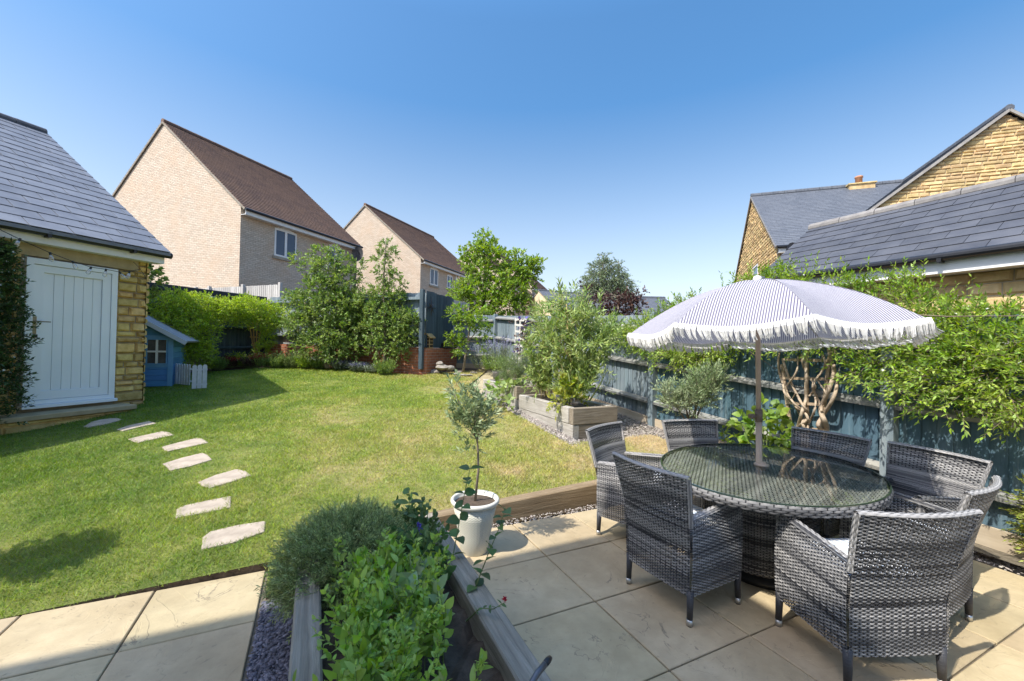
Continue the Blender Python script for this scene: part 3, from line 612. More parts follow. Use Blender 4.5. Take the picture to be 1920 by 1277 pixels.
def chair(label,xy,deg,proto=None):
    if proto is not None:
        c=copy_tree(proto); c.location=(xy[0],xy[1],0); c.rotation_euler=(0,0,math.radians(deg-90)); c['label']=label; return c
    r=thing('rattan_chair',label,'chair',(xy[0],xy[1],0),math.radians(deg-90),'rattan chairs around the oval table')
    o=[]
    def back(off):
        def P(u,v):
            z=ZB+v; x=(u/.5-.5)*2*hw(z)*.985; return np.stack([x,yb(x,z)+off,z],1)
        return P
    weave(o,back(0),.5,.70,seed=1); weave(o,lambda u,v:back(.024)(.5-u,v*.66+.24),.5,.70*.66,seed=2,stakes=False)
    def capt(u,v):
        a=v/.014*1.0; x=(u/.56-.5)*2*.299; z=np.full_like(u,ZB+.70); return np.stack([x,yb(x,z)+.012-.016*np.cos(a),z+.016*np.sin(a)-.003],1)
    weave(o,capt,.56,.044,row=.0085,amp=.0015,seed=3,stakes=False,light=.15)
    for s in (-1,1):
        def side(u,v,s=s):
            z=ZB+.40+u; a=v/.014; x=s*(hw(z)*.985+.002); return np.stack([x+s*(.012*np.sin(a))-s*.006,yb(x,z)+.012-s*.016*np.cos(a)*s,z],1)
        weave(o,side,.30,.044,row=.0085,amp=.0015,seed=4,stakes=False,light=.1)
    wbuild('backrest',o,m_rat,r)
    for s in (-1,1):
        o=[]
        def pan(off,s=s):
            def P(u,v):
                y=(-.237+u) if s<0 else (.233-u); top=armz(y); z=ZB+v*(top-ZB)/.47
                x=s*(.25+.012*np.clip((y)/.23,-1,1)*0-off+.010*np.sin(PI*(z-ZB)/.47)); return np.stack([x,y,z],1)
            return P
        weave(o,pan(0),.47,.47,seed=5+s); weave(o,lambda u,v:pan(.034)(.47-u,v*.55+.21),.47,.47*.55,seed=8+s,stakes=False)
        def arm(u,v,s=s):
            y=-.237+u; a=v/.0172; return np.stack([s*.233-.024*np.cos(a),y,armz(y)-.006+.020*np.sin(a)],1)
        weave(o,arm,.48,.054,row=.009,amp=.0017,seed=11,stakes=False,light=.05)
        def fr(u,v,s=s):
            z=ZB+u; a=v/.0172; return np.stack([s*.233+.021*np.cos(a)*(1),.222+.02*np.sin(a),z],1)
        weave(o,fr,.485,.054,row=.009,amp=.0017,seed=12,stakes=False)
        wbuild('armrest',o,m_rat,r)
    o=[]; weave(o,lambda u,v:np.stack([-.215+u,-.22+v,0*u+.40],1),.43,.44,seed=13)
    weave(o,lambda u,v:np.stack([.215-u,0*u+.226,ZB+v],1),.43,.245,seed=14)
    wbuild('seat',o,m_rat,r)
    mb=MB(); n=12
    for k,zz in enumerate((.415,.424,.46,.505,.522)):
        e=(.012,.002,0,.004,.03)[k]
        for j in range(4*n):
            q=j//n; t=(j%n)/n; x0,y0=.205-e,.205-e
            x,y=((-x0+2*x0*t,-y0),(x0,-y0+2*y0*t),(x0-2*x0*t,y0),(-x0,y0-2*y0*t))[q]; rr=.965+.035*min(1,abs(t-.5)*0+1); mb.v.append((x*rr,y*rr-.005,zz))
    for k in range(4):
        for j in range(4*n): a=k*4*n+j; b=k*4*n+(j+1)%(4*n); mb.f.append((a,b,b+4*n,a+4*n))
    kc=len(mb.v); mb.v.append((0,0,.54)); mb.f+=[(4*4*n+j,4*4*n+(j+1)%(4*n),kc) for j in range(4*n)]
    mb.build('cushion',m_cush,r,True)
    for sx in (-1,1):
        for sy in (-1,1):
            l=MB().tube([(sx*.236,sy*.222,.40 if 0 else ZB+.03),(sx*.238,sy*.226,.035)],[.021,.0165],12).build('leg',m_leg,r,True)
            MB().tube([(sx*.238,sy*.226,.036),(sx*.238,sy*.2262,.004)],[.0178,.017],12).build('foot_cap',m_steel,l,True)
            MB().tube([(sx*.238,sy*.2262,.006),(sx*.238,sy*.2262,0)],[.0165,.0165],10).build('glide',m_black,l)
    return r
c0=chair('grey rattan armchair with its back to the viewer, nearest to the house',(1.82,2.19),94)
chair('grey rattan armchair half in house shadow, left of the nearest one',(1.13,2.70),29,c0)
chair('grey rattan armchair at the lawn end of the table, seen edge on',(1.09,3.53),-43,c0)
chair('grey rattan armchair in front of the bushy olive by the fence post',(1.84,3.80),-80,c0)
chair('grey rattan armchair in front of the twisted vine',(2.50,3.47),208,c0)
chair('grey rattan armchair facing the viewer by the fence, half shaded by the parasol',(2.80,2.95),195,c0)
chair('grey rattan armchair at the right end of the table, mostly hidden by the nearest one',(2.43,2.55),121,c0)
# table
TC=(1.852,3.0); TA,TB_=.83,.67; TR=math.radians(40)
tb=thing('dining_table','oval grey rattan dining table with dark glass top','table',(TC[0],TC[1],0),TR)
o=[]
def ur(v):
    y=v-TB_+.01; q=max(0,1-(y/(TB_-.01))**2)**.5*(TA-.01); return (TA-q,TA+q)
weave(o,lambda u,v:np.stack([u-TA,v-(TB_-.01),0*u+.715],1),2*TA,2*(TB_-.01),row=.0125,pu=.03,seed=31,urange=ur,stakes=False,light=.03,con=.30)
wbuild('table_top',o,m_rat,tb)
per=PI*(3*(TA+TB_)-math.sqrt((3*TA+TB_)*(TA+3*TB_))); th=np.linspace(0,2*PI,2001); ds=np.hypot(TA*np.sin(th),TB_*np.cos(th)); cs=np.concatenate([[0],np.cumsum((ds[1:]+ds[:-1])/2*(th[1]-th[0]))]); per=cs[-1]
def rim(u,v):
    t=np.interp(np.mod(u,per),cs,th); b=1+.010*np.sin(v/.056*PI); return np.stack([TA*np.cos(t)*b,TB_*np.sin(t)*b,.674+v],1)
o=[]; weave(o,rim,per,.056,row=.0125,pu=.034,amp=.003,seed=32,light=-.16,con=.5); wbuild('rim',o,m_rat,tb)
def ped(u,v):
    t=u/2.3*2*PI; k=1.0-.10*(1-v/.56); return np.stack([.42*k*np.cos(t),.33*k*np.sin(t),.115+v],1)
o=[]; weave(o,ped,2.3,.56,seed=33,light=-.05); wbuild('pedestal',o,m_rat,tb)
def tglass():
    m,nt,b,out=newmat('table_glass'); nt.nodes.remove(b)
    g=nd(nt,'BsdfGlossy'); g.inputs['Roughness'].default_value=.01; t=nd(nt,'BsdfTransparent'); t.inputs[0].default_value=(.88,.90,.87,1)
    fr=nd(nt,'Fresnel'); fr.inputs[0].default_value=1.55; mx=nd(nt,'MixShader'); ge=nd(nt,'NewGeometry'); nt.links.new(math_(nt,'MULTIPLY',fr.outputs[0],math_(nt,'SUBTRACT',1.0,ge.outputs['Backfacing'])),mx.inputs[0]); nt.links.new(t.outputs[0],mx.inputs[1]); nt.links.new(g.outputs[0],mx.inputs[2]); nt.links.new(mx.outputs[0],out.inputs[0]); return m
MB().lathe([(.985,.732),(1.0,.7335),(1.0,.738),(.985,.740),(.0001,.740)],96,sx=TA*.995,sy=TB_*.995).build('glass_top',tglass(),tb)
mb=MB(); mb.lathe([(.985,.7315),(1.003,.733),(1.003,.7385),(.99,.7395)],96,sx=TA,sy=TB_,cap=False); mb.build('glass_edge',M('glass_edge',(.02,.035,.03),(.03,.05,.04),.15,5,spec=.8),tb)
# ---------------------------------------------------------------- parasol
def canopymat():
    m,nt,b,out=newmat('striped_canvas'); uv=nd(nt,'Attribute',attribute_name='tone'); f=math_(nt,'FRACT',uv.outputs['Fac'])
    c=mixc(nt,math_(nt,'GREATER_THAN',f,.54),(.60,.585,.61),(.165,.155,.235)); nt.links.new(c,b.inputs['Base Color']); b.inputs['Roughness'].default_value=.85; b.inputs['Specular IOR Level'].default_value=.15; bump(nt,b,noise(nt,vec(nt,'Object',(1,1,1)),5,4,.5,.8),.35,.05)
    t=nd(nt,'BsdfTranslucent'); nt.links.new(c,t.inputs[0]); mx=nd(nt,'MixShader'); mx.inputs[0].default_value=.3; nt.links.new(b.outputs[0],mx.inputs[1]); nt.links.new(t.outputs[0],mx.inputs[2]); nt.links.new(mx.outputs[0],out.inputs[0]); return m
top=at(1420,523,3.03); PB=np.array([1.84,3.03,0]); pr=thing('parasol','white and purple striped parasol with long white fringe','parasol',tuple(PB))
tp=rel(top,PB); ax=unit(tp[None])[0]
m_pole=M('taupe_pole',(.47,.36,.28),(.53,.42,.33),.45,4)
def polep(z): return tuple(np.array([tp[0]*z/tp[2],tp[1]*z/tp[2],z]))
MB().tube([polep(.05),polep(1.12)],[.021,.021],16).build('lower_pole',m_pole,pr,True)
mb=MB(); mb.tube([polep(1.12),polep(tp[2]-.02)],[.017,.017],14); mb.build('upper_pole',m_pole,pr,True)
cl_=MB(); cl_.tube([polep(1.06),polep(1.15)],[.026,.026],16); cc=np.array(polep(1.10)); cl_.tube([cc,cc+np.array([-.055,-.01,0])],[.008,.008],8); cl_.tube([cc+np.array([-.045,-.01,0]),cc+np.array([-.075,-.012,0])],[.02,.018],10); cl_.build('clamp',M('dark_taupe',(.15,.115,.09),(.18,.14,.11),.5,5),pr,True)
MB().lathe([(.03,.742),(.05,.742),(.05,.752),(.028,.76),(.024,.77)],20).build('collar',m_pole,pr,True)
MB().lathe([(.30,0),(.30,.03),(.27,.06),(.06,.085),(.05,.16)],32).build('base',m_black,pr,True)
fz=np.array(polep(tp[2])); MB().lathe([(.012,-.03),(.026,-.02),(.03,0),(.024,.018),(.001,.026)],16,c=tuple(fz)).build('finial',m_white,pr,True)
R_=.905; A0=math.radians(255)
def rimz(a): return 1.715-.055*sin(a)+.012*cos(a)
def rimp(k): a=A0+k*PI/4; return np.array([1.80-PB[0]+R_*cos(a),3.02-PB[1]+R_*sin(a),rimz(a)])
apex=fz-np.array([0,0,.012]); Vc=[];Fcc=[];Tn=[]
nr,nc=14,20; canv=[]
def panelpt(k,s,t):
    """s 0 apex..1 rim, t 0..1 across a panel between ribs k and k+1."""
    A=rimp(k);B=rimp(k+1); e=A*(1-t)+B*t; p=apex*(1-s)+e*s
    arch=.33*(s-s**1.9)
    sag=-.052*s*sin(PI*t)*(1-.25*s)+.006*sin(9*t+k*2+4*s)*sin(5*s+k)*s*(1-s)*4; inw=.05*s**3*sin(PI*t)
    q=np.array([apex[0],apex[1],0]); p[2]+=arch+sag; p[:2]=p[:2]+(q[:2]-p[:2])*inw
    return p
for k in range(8):
    b0=len(Vc)
    for i in range(nr+1):
        for j in range(nc+1): s=i/nr;t=j/nc; Vc.append(panelpt(k,s,t)); Tn.append((t-.5)*s*48)
    for i in range(nr):
        for j in range(nc): a=b0+i*(nc+1)+j; Fcc.append((a,a+nc+1,a+nc+2,a+1))
mk('canopy',Vc,[tuple(f) for f in Fcc],canopymat(),pr,True,Tn)
# fringe hanging from the rim
mf=M('white_fringe',(.74,.73,.70),(.84,.83,.80),.9,30,val=.06)
rs=np.random.RandomState(4); mb=MB(); wind=np.array([.075,.015,0])
for k in range(8):
    n=170; ncl=24; clo=rs.uniform(-.5,.5,ncl+1); cll=rs.uniform(.88,1.08,ncl+1)
    for j in range(n):
        t=(j+rs.rand())/n; p=panelpt(k,1,t); c=np.array([apex[0],apex[1],p[2]]); o_=unit((p-c)[None])[0]; tang=np.array([-o_[1],o_[0],0])
        q=int(t*ncl); cen=(q+.5)/ncl; L=.092*cll[q]*rs.uniform(.9,1.08); g=clo[q]; gust=(1.0 if k in (2,3) else (.5 if k==1 else .15))*rs.uniform(.6,1.1); pull=(cen-t)*.72*.62
        a=p+o_*.010+np.array([0,0,.010]); sw=tang*(.03*g)+tang*pull
        P4=[a,a+np.array([0,0,-L*.35])+o_*.012+sw*.2,a+np.array([0,0,-L*.7])+sw*.65+o_*.010+wind*gust*.8,a+np.array([0,0,-L*(1-.25*gust)])+sw+tang*rs.uniform(-.008,.008)+o_*.008+wind*gust*2.0]
        mb.tube(P4,[.0026,.0024,.0023,.0019],4,False)
    for t in np.linspace(0,1,nc+1)[:-1]:
        a=panelpt(k,1,t);b=panelpt(k,1,t+1/nc); mb.tube([a+[0,0,.004],b+[0,0,.004]],[.006,.006],6,False)
mb.build('fringe',mf,pr)
mb=MB()
for k in range(8): 
    A=rimp(k); mb.tube([panelpt(k,.05,0)-[0,0,.012],panelpt(k,.5,0)-[0,0,.012],panelpt(k,.97,0)-[0,0,.01]],[.005,.005,.005],6); hub=np.array(polep(tp[2]-.42)); mb.tube([hub,panelpt(k,.5,0)-[0,0,.014]],[.004,.004],6)
mb.build('ribs',m_steel,pr)
# ---------------------------------------------------------------- stone garage on the left
E0=np.array([-6.02,7.30]); GZ=.30
# local frame: x = NX (towards the lawn), y = D (away); origin at the near-right... back corner of the front wall, on the ground
GC=np.array([-6.335,7.165])
def gl(p): q=np.array(p[:2])-GC; return np.array([q@NX,q@D,p[2]])
def onfront(px,py,off=0): return gl(onplane(px,py,(*(GC+NX*off),0),(*NX,0)))
ga=thing('stone_garage','golden stone garage with grey slate roof and white door','garage',(GC[0],GC[1],0),RD)
LN=5.6; WG=7.4; EV=3.0
dl=onfront(48.3,482.5); dr=onfront(219.5,505); y0d,y1d=dl[1],dr[1]; zd0,zd1=.60,2.69
mb=MB(); mb.box(-WG,-.06,-LN,-.02,0,EV); 
mb.poly([(-WG,-.02,EV),(-.06,-.02,EV),(-WG/2,-.02,EV+2.42)]); mb.poly([(-.06,-LN,EV),(-WG,-LN,EV),(-WG/2,-LN,EV+2.42)]); mb.build('wall',m_mortar,ga)
rs=np.random.RandomState(3); mb=MB()
stonework(rs,mb,-LN,y0d-.02,.12,EV,(.08,.18),(.13,.36),put=lambda x,z,d:(-.055+d,x,z),holes=[(y0d-.35,y1d+.30,zd1+.02,EV)],depth=.05); mb.build('stonework',m_stone,ga); mb=MB(); stonework(rs,mb,y1d+.02,0,.12,EV,(.08,.18),(.13,.36),put=lambda x,z,d:(-.055+d,x,z),holes=[(y0d-.35,y1d+.30,zd1+.02,EV)],depth=.05)
mb.build('stonework',m_stone,ga); mb=MB(); stonework(rs,mb,-2.5,0.0,.12,EV+.0,put=lambda x,z,d:(x,-.02+d,z),depth=.045); mb.build('stonework',m_stone,ga)
mb=MB(); mb.box(-.06,.005,y0d-.34,y1d+.29,zd1+.025,zd1+.265,bev=.006); mb.build('lintel',m_lintel,ga)
PT=math.radians(33.9); hwid=3.84+.30
def roofslab(name,sgn):
    mb=MB(); c,s=cos(PT),sin(PT); L=hwid/c
    O=(.30,-LN-.1,EV+.07) if sgn>0 else (-2*hwid+.30,.16,EV+.07); Ud=(0,1,0) if sgn>0 else (0,-1,0); Vd=(-c,0,s) if sgn>0 else (c,0,s)
    k=len(mb.v); O_=np.array(O); A=[O_,O_+np.array(Ud)*(LN+.26),O_+np.array(Ud)*(LN+.26)+np.array(Vd)*L,O_+np.array(Vd)*L]
    mb.v+=[tuple(a) for a in A]+[tuple(a-np.array([0,0,.05])) for a in A]; mb.f+=[(0,1,2,3),(7,6,5,4)]+[(i,(i+4),(i+1)%4+4,(i+1)%4) for i in range(4)]
    slates(rs,mb,np.array(O)+np.array([0,0,.004]),Ud,Vd,LN+.26,L,.26,.46,th=.007,lift=.012,gap=.012); return mb.build(name,m_slate,ga)
roofslab('roof_slope',1); roofslab('roof_slope',-1)
ridge=np.array([.30-hwid,0,EV+.07+hwid*math.tan(PT)])
mb=MB()
for i in range(13): y=-LN-.1+i*.45; mb.tube([(ridge[0],y,ridge[2]-.015),(ridge[0],min(y+.44,.17),ridge[2]-.015)],[.098,.095],12)
mb.build('ridge_tiles',M('ridge_tile',(.06,.062,.07),(.10,.10,.11),.7,8,val=.08),ga)
mb=MB(); mb.box(.14,.18,-LN-.1,.135,EV-.115,EV+.07); mb.box(-.02,.14,-LN-.1,.13,EV-.115,EV-.10); mb.build('fascia',m_white,ga)
m_gut=M('black_gutter',(.012,.012,.014),(.02,.02,.022),.35,5)
mb=MB(); mb.tube([(.245,-LN-.1,EV+.045),(.245,.20,EV+.035)],[.052,.052],12); 
for y in (-4.0,-3.1,-2.2,-1.35,-.35): mb.box(.185,.30,y-.02,y+.02,EV-.03,EV+.05)
mb.build('gutter',m_gut,ga)
df=MB()
for a,b,c_,d in ((y0d,y0d+.075,zd0,zd1),(y1d-.075,y1d,zd0,zd1),(y0d+.075,y1d-.075,zd1-.085,zd1),(y0d+.075,y1d-.075,zd0,zd0+.06)): df.box(-.05,.035,a,b,c_,d,bev=.004)
df.box(-.05,.085,y0d-.02,y1d+.02,zd0-.05,zd0-.002,bev=.004)
m_dw=M('door_white',(.78,.81,.82),(.82,.84,.85),.35,2)
fr=df.build('door_frame',m_dw,ga)
dd=MB(); a0,a1,b0,b1=y0d+.079,y1d-.079,zd0+.064,zd1-.089
for a,b,c_,d in ((a0,a0+.105,b0,b1),(a1-.105,a1,b0,b1),(a0+.105,a1-.105,b1-.105,b1),(a0+.105,a1-.105,b0,b0+.125)): dd.box(-.04,.018,a,b,c_,d,bev=.004)
nb=6
for i in range(nb):
    p=a0+.106+(a1-a0-.212)*i/nb; q=a0+.106+(a1-a0-.212)*(i+1)/nb; dd.box(-.04,-.004,p+.003,q-.003,b0+.126,b1-.106,bev=.004)
    
dd.box(-.05,-.018,a0+.09,a1-.09,b0+.1,b1-.09)
door=dd.build('door',m_dw,ga)
hy=onfront(62,620)[1]; hz=onfront(62,605)[2]; h=MB(); h.box(.016,.028,hy-.02,hy+.022,hz-.16,hz+.09,bev=.003); h.tube([(.028,hy,hz+.02),(.07,hy,hz+.02),(.072,hy+.02,hz+.02),(.07,hy+.15,hz+.018)],[.009,.009,.009,.008],8); h.build('handle',M('tarnished_brass',(.20,.17,.10),(.30,.26,.18),.4,20,metal=.7),door)
MB().box(.018,.045,hy-.012,hy+.03,hz-.21,hz-.165,bev=.004).build('padlock',m_black,door)
# step
s1=onfront(255.8,757.5,.35); st=thing('door_step','low stone step with smooth slab top in front of the white door','step',(GC[0],GC[1],0),RD)
y1s=s1[1]-.02; y0s=y1s-1.75; mb=MB(); mb.box(.01,.40,y0s,y1s,.43,.50,bev=.008); mb.build('slab',m_lintel,st)
mb=MB(); mb.box(.01,.34,y0s+.03,y1s-.03,.0,.428); stonework(rs,mb,y0s+.02,y1s-.02,.12,.43,(.11,.16),(.3,.7),put=lambda x,z,d:(.335+d,x,z),depth=.03); stonework(rs,mb,.02,.345,.12,.43,(.11,.16),(.2,.4),put=lambda x,z,d:(x,y1s-.032+d,z),depth=.02); mb.build('base',m_stone,st)
# festoon lights
sl_=thing('string_lights','string of clear glass bulbs drooping across the garage eaves','string lights',(GC[0],GC[1],0),RD)
def fp(px,py,off=.30): return onfront(px,py,off)
bul=[(38,448,27,462),(94,474,97,488),(136,490,143,503),(171,501,165,512),(199,505,196,517),(224,510,231,519),(243,509,241,516)]
cab=[(-30,410),(3,432),(38,449),(94,474),(136,490),(171,501),(199,505),(224,510),(243,509),(262,505)]
mb=MB(); mb.tube([tuple(fp(*q)) for q in cab],[.005]*len(cab),5); mb.tube([tuple(fp(*q,.22)) for q in ((250,491),(262,503),(275,523))],.004,5)
mb.build('cable',m_black,sl_)
m,nt,b,out=newmat('clear_bulb'); nt.nodes.remove(b); g=nd(nt,'BsdfGlossy'); g.inputs['Roughness'].default_value=.05; t=nd(nt,'BsdfTransparent'); lw=nd(nt,'LayerWeight'); lw.inputs[0].default_value=.45; df_=nd(nt,'BsdfDiffuse'); df_.inputs[0].default_value=(.85,.85,.85,1); m1=nd(nt,'MixShader'); m1.inputs[0].default_value=.35; nt.links.new(g.outputs[0],m1.inputs[1]); nt.links.new(df_.outputs[0],m1.inputs[2]); m2=nd(nt,'MixShader'); nt.links.new(math_(nt,'ADD',lw.outputs['Facing'],.18),m2.inputs[0]); nt.links.new(t.outputs[0],m2.inputs[1]); nt.links.new(m1.outputs[0],m2.inputs[2]); nt.links.new(m2.outputs[0],out.inputs[0]); m_bulb=m
for x0,y0_,x1,y1_ in bul:
    A=fp(x0,y0_);B=fp(x1,y1_); d=unit((B-A)[None])[0]; L=.115
    b_=MB().tube([A+d*.03,A+d*.045,A+d*.075,A+d*.105,A+d*.125],[.012,.019,.027,.026,.008],12).build('bulb',m_bulb,sl_,True)
    MB().tube([A-d*.008,A+d*.032],[.013,.014],10).build('cap',m_black,b_,True)
    MB().tube([A+d*.04,A+d*.085],[.003,.003],5).build('filament',M('filament',(.6,.35,.12),(.6,.35,.12),.5,5),b_)
# ---------------------------------------------------------------- gabled houses
m_hd=M('soldier_bricks',(.36,.27,.19),(.46,.36,.26),.85,3,stretch=(14,14,1),bs=.4)
def house(name,label,loc,rz,wd,ln,eave,rise,wm,rm,base=0,tilek=None,windows=(),stone=False,extra=None,dish=None,verge=.06,over=.28,rowh=.165,cat='house',gablewin=(),smooth_roof=False):
    r=thing(name,label,cat,loc,rz); mb=MB(); mb.box(-wd,0,0,ln,base,eave)
    for y,o_ in ((0,1),(ln,-1)):
        t=[(-wd,y,eave),(0,y,eave),(-wd/2,y,eave+rise)]; mb.poly(t if o_>0 else t[::-1])
    mb.build('wall',wm,r)
    sl=math.atan2(rise,wd/2); c,s=cos(sl),sin(sl); L=(wd/2+over)/c; hgt=.05
    for sg in (1,-1):
        mb=MB(); n=max(4,int(L/rowh)); x0=(over if sg>0 else -wd-over); z0=eave-over*math.tan(sl)+hgt+.05
        for i in range(n):
            a,b=i*L/n,(i+1)*L/n; la=.014 if rm is t2 else .032; k=len(mb.v)
            for (v_,l) in ((a,0),(a,la),(b,.006),(b,-.03)):
                for y in (-verge,ln+verge): mb.v.append((x0-sg*v_*c+sg*l*s,y,z0+v_*s+l*c))
            mb.f+=[(k,k+1,k+3,k+2),(k+2,k+3,k+5,k+4),(k,k+2,k+4,k+6),(k+1,k+7,k+5,k+3)]
        rf=mb.build('roof_slope',rm,r)
        if sg>0: roof=rf
    zr=eave+rise+hgt+.06; mb=MB(); i=0
    while i*.45<ln+verge*2-.05: mb.tube([(-wd/2,-verge+i*.45,zr),(-wd/2,min(ln+verge,-verge+i*.45+.44),zr)],[.11,.105],8); i+=1
    mb.build('ridge_tiles',rm,r)
    vm=M('verge_mortar',(.22,.19,.15),(.32,.29,.24),.9,8) if not stone else M('grey_verge',(.26,.24,.22),(.34,.32,.29),.8,5)
    for y in (-verge-.005,ln+verge-.035):
        mb=MB()
        for sg in (1,-1):
            a=np.array([over if sg>0 else -wd-over,y+.02,eave-over*math.tan(sl)+.05]); b=np.array([-wd/2,y+.02,eave+rise+.05]); mb.bar(a,b,.045,.075,(0,0,1))
        mb.build('verge',vm,r)
    mb=MB(); zf=eave-over*math.tan(sl)+.02; mb.box(over-.03,over-.005,-.0,ln,zf-.17,zf+.05); mb.box(.002,over-.03,0,ln,zf-.17,zf-.15); mb.build('fascia',m_white,r)
    MB().tube([(over+.05,-.05,zf+.03),(over+.05,ln+.05,zf+.03)],[.055,.055],8).build('gutter',m_gut,r)
    def win(fa,a,b,z0,z1,arch=True,mull=1):
        # fa: 0 on the wall x=0 (a,b along y), 1 on the gable y=0 (a,b along x)
        def bx(m_,p0,p1,q0,q1,d0,d1):
            if fa==0: m_.box(d0,d1,p0,p1,q0,q1)
            else: m_.box(p0,p1,-d1,-d0,q0,q1)
        f=MB(); t=.07
        bx(f,a,a+t,z0,z1,-.06,.028); bx(f,b-t,b,z0,z1,-.06,.028); bx(f,a+t,b-t,z0,z0+t,-.06,.028); bx(f,a+t,b-t,z1-t,z1,-.06,.028)
        for i in range(mull): q=a+(b-a)*(i+1)/(mull+1); bx(f,q-.055,q+.055,z0+t,z1-t,-.05,.032)
        if arch: 
            n=8
            for i in range(n):
                u0=a+(b-a)*i/n;u1=a+(b-a)*(i+1)/n; h=.10*sin(PI*(i+.5)/n); bx(f,u0,u1,z1+.001,z1+h,-.05,.010)
        wo=f.build('window',m_white,r)
        p=MB(); bx(p,a+t*.5,b-t*.5,z0+t*.5,z1-t*.5,.001,.005); p.build('pane',m_pane,wo)
        cu=MB(); 
        hd=MB(); bx(hd,a-.06,b+.06,z1+(.105 if arch else .01),z1+.31,-.02,.006); hd.build('lintel',m_hd if not stone else m_lintel,wo)
        sb=MB(); bx(sb,a-.08,b+.08,z0-.13,z0-.01,-.02,.07); sb.build('sill',m_lintel if stone else M('sill_stone',(.30,.26,.2),(.36,.32,.25),.85,5),wo)
    for w_ in windows: win(0,*w_)
    for w_ in gablewin: win(1,*w_)
    if stone:
        mb=MB(); rs_=np.random.RandomState(len(label))
        def clipg(z,x0,x1):
            if z<eave: return x0,x1
            q=(z-eave)/rise*wd/2; return -wd+q,-q
        hol=[(g[0]-.05,g[1]+.05,g[2]-.15,g[3]+.05) for g in gablewin]
        stonework(rs_,mb,-wd,0,max(base,2.2),eave+rise-.05,(.09,.15),(.2,.55),put=lambda x,z,d:(x,-d*1.2,z),clip=clipg,holes=hol)
        mb.build('stonework',m_stonep,r)
    return r,roof
b1=brickmat('buff_brick',(.65,.55,.435),(.53,.43,.33),(.36,.30,.24),noisec=(.58,.42,.29),bs=.7,ms=.016)
slp=math.atan2(4.05,5.15)
t1=brickmat('clay_tile_roof',(.20,.125,.092),(.135,.088,.072),(.06,.045,.04),bw=.20,rh=.165,ms=.010,noisec=(.22,.135,.09),bs=.4,vmode='roof',k=1/sin(slp),rough=.85)
t2=brickmat('grey_slate_roof',(.135,.145,.165),(.105,.115,.135),(.05,.055,.065),bw=.34,rh=.2,ms=.010,noisec=(.12,.13,.15),bs=.3,vmode='roof',k=1/sin(math.radians(36)),rough=.55)
def corner(px,py,Y): p=at(px,py,Y); return p
H1=corner(452,385,16.5)
def h1win(px0,px1,py0,py1,c,):  # window on the right-facing wall from photo pixels
    A=onplane(px0,py0,(c[0],c[1],0),(*NX,0)); B=onplane(px1,py1,(c[0],c[1],0),(*NX,0)); return ((A[:2]-c[:2])@D,(B[:2]-c[:2])@D)
ap=onplane(307,228,(H1[0],H1[1],0),(*D,0)); w1=-2*((ap[:2]-H1[:2])@NX)
def wz(px,py,c): return onplane(px,py,(c[0],c[1],0),(*NX,0))[2]
a,b=h1win(515,556,430,430,H1); a2,b2=h1win(617,640,460,460,H1)
lnh=((onplane(677,470,(H1[0]+.28*NX[0],H1[1]+.28*NX[1],0),(*NX,0))[:2]-H1[:2])@D)
z0w,z1w=wz(515,479,H1),wz(515,427,H1)
hs1,_=house('brick_house','buff brick house nearest to the garage, its broad gable above the hedge',(H1[0],H1[1],0),RD,w1,lnh,H1[2],ap[2]-H1[2]-.1,b1,t1,windows=((a,b,z0w,z1w),(a2,b2,z0w+.05,z1w)))
# satellite dish and downpipe on house 1
q=onplane(672,478,(H1[0]+.35*NX[0],H1[1]+.35*NX[1],0),(*NX,0)); l=np.array([(q[:2]-H1[:2])@NX,(q[:2]-H1[:2])@D,q[2]])
mb=MB(); mb.tube([(0,l[1],l[2]-.1),(l[0]+.1,l[1],l[2]-.1)],.025,6)
k=len(mb.v); n=18
for ring,(rr,dz) in enumerate(((.001,0),(.2,.03),(.38,.09),(.40,.11))):
    for j in range(n): t=2*PI*j/n; mb.v.append((l[0]+.1+rr*cos(t),l[1]-.1-dz,l[2]+rr*sin(t)))
for r_ in range(3):
    for j in range(n): a_=k+r_*n+j; b_=k+r_*n+(j+1)%n; mb.f.append((a_,b_,b_+n,a_+n))
mb.build('satellite_dish',m_grey,hs1)
MB().tube([(.06,lnh-.15,0),(.06,lnh-.15,H1[2]-.3),(.3,lnh-.15,H1[2]-.1)],.04,8).build('downpipe',m_gut,hs1)
H2=corner(789,483,27.2); ap2=onplane(685,384,(H2[0],H2[1],0),(*D,0)); w2=-2*((ap2[:2]-H2[:2])@NX)
a,b=h1win(806,821,515,515,H2); a2,b2=h1win(838,848,525,525,H2); zz0,zz1=wz(806,533,H2),wz(806,502,H2); ln2=((onplane(899,520,(H2[0],H2[1],0),(*NX,0))[:2]-H2[:2])@D)
l2=max(8,min(ln2,12)); hs2,_=house('brick_house','second buff brick house, its gable between the two slender garden trees',(H2[0],H2[1],0),RD,w2,9.0,H2[2],ap2[2]-H2[2]-.1,b1,t1,windows=((a,b,zz0,zz1),(a2,b2,zz0+.1,zz1-.1),(b2+.5,b2+.75,zz0,zz1)))
MB().tube([(.06,7.6,0),(.06,7.6,H2[2]-.3)],.05,8).build('downpipe',m_gut,hs2)
H3=corner(925,540,41); house('brick_house','distant buff brick house, only its gable tip showing above the leafy tree',(at(883,463,43)[0]+NX[0]*4.75,43+NX[1]*4.75,0),RD,9.5,9,at(883,463,43)[2]-4.3,4.2,b1,t1)
H4=corner(1000,552,56); house('brick_house','farthest brown brick house, a sliver of wall and tiles right of the leafy tree',(H4[0]-.6,H4[1]-9,0),RD,9.5,10,H4[2]-.2,4.2,b1,t1,windows=((1.2,2.2,5.4,6.7),(4.6,5.6,5.4,6.7)))
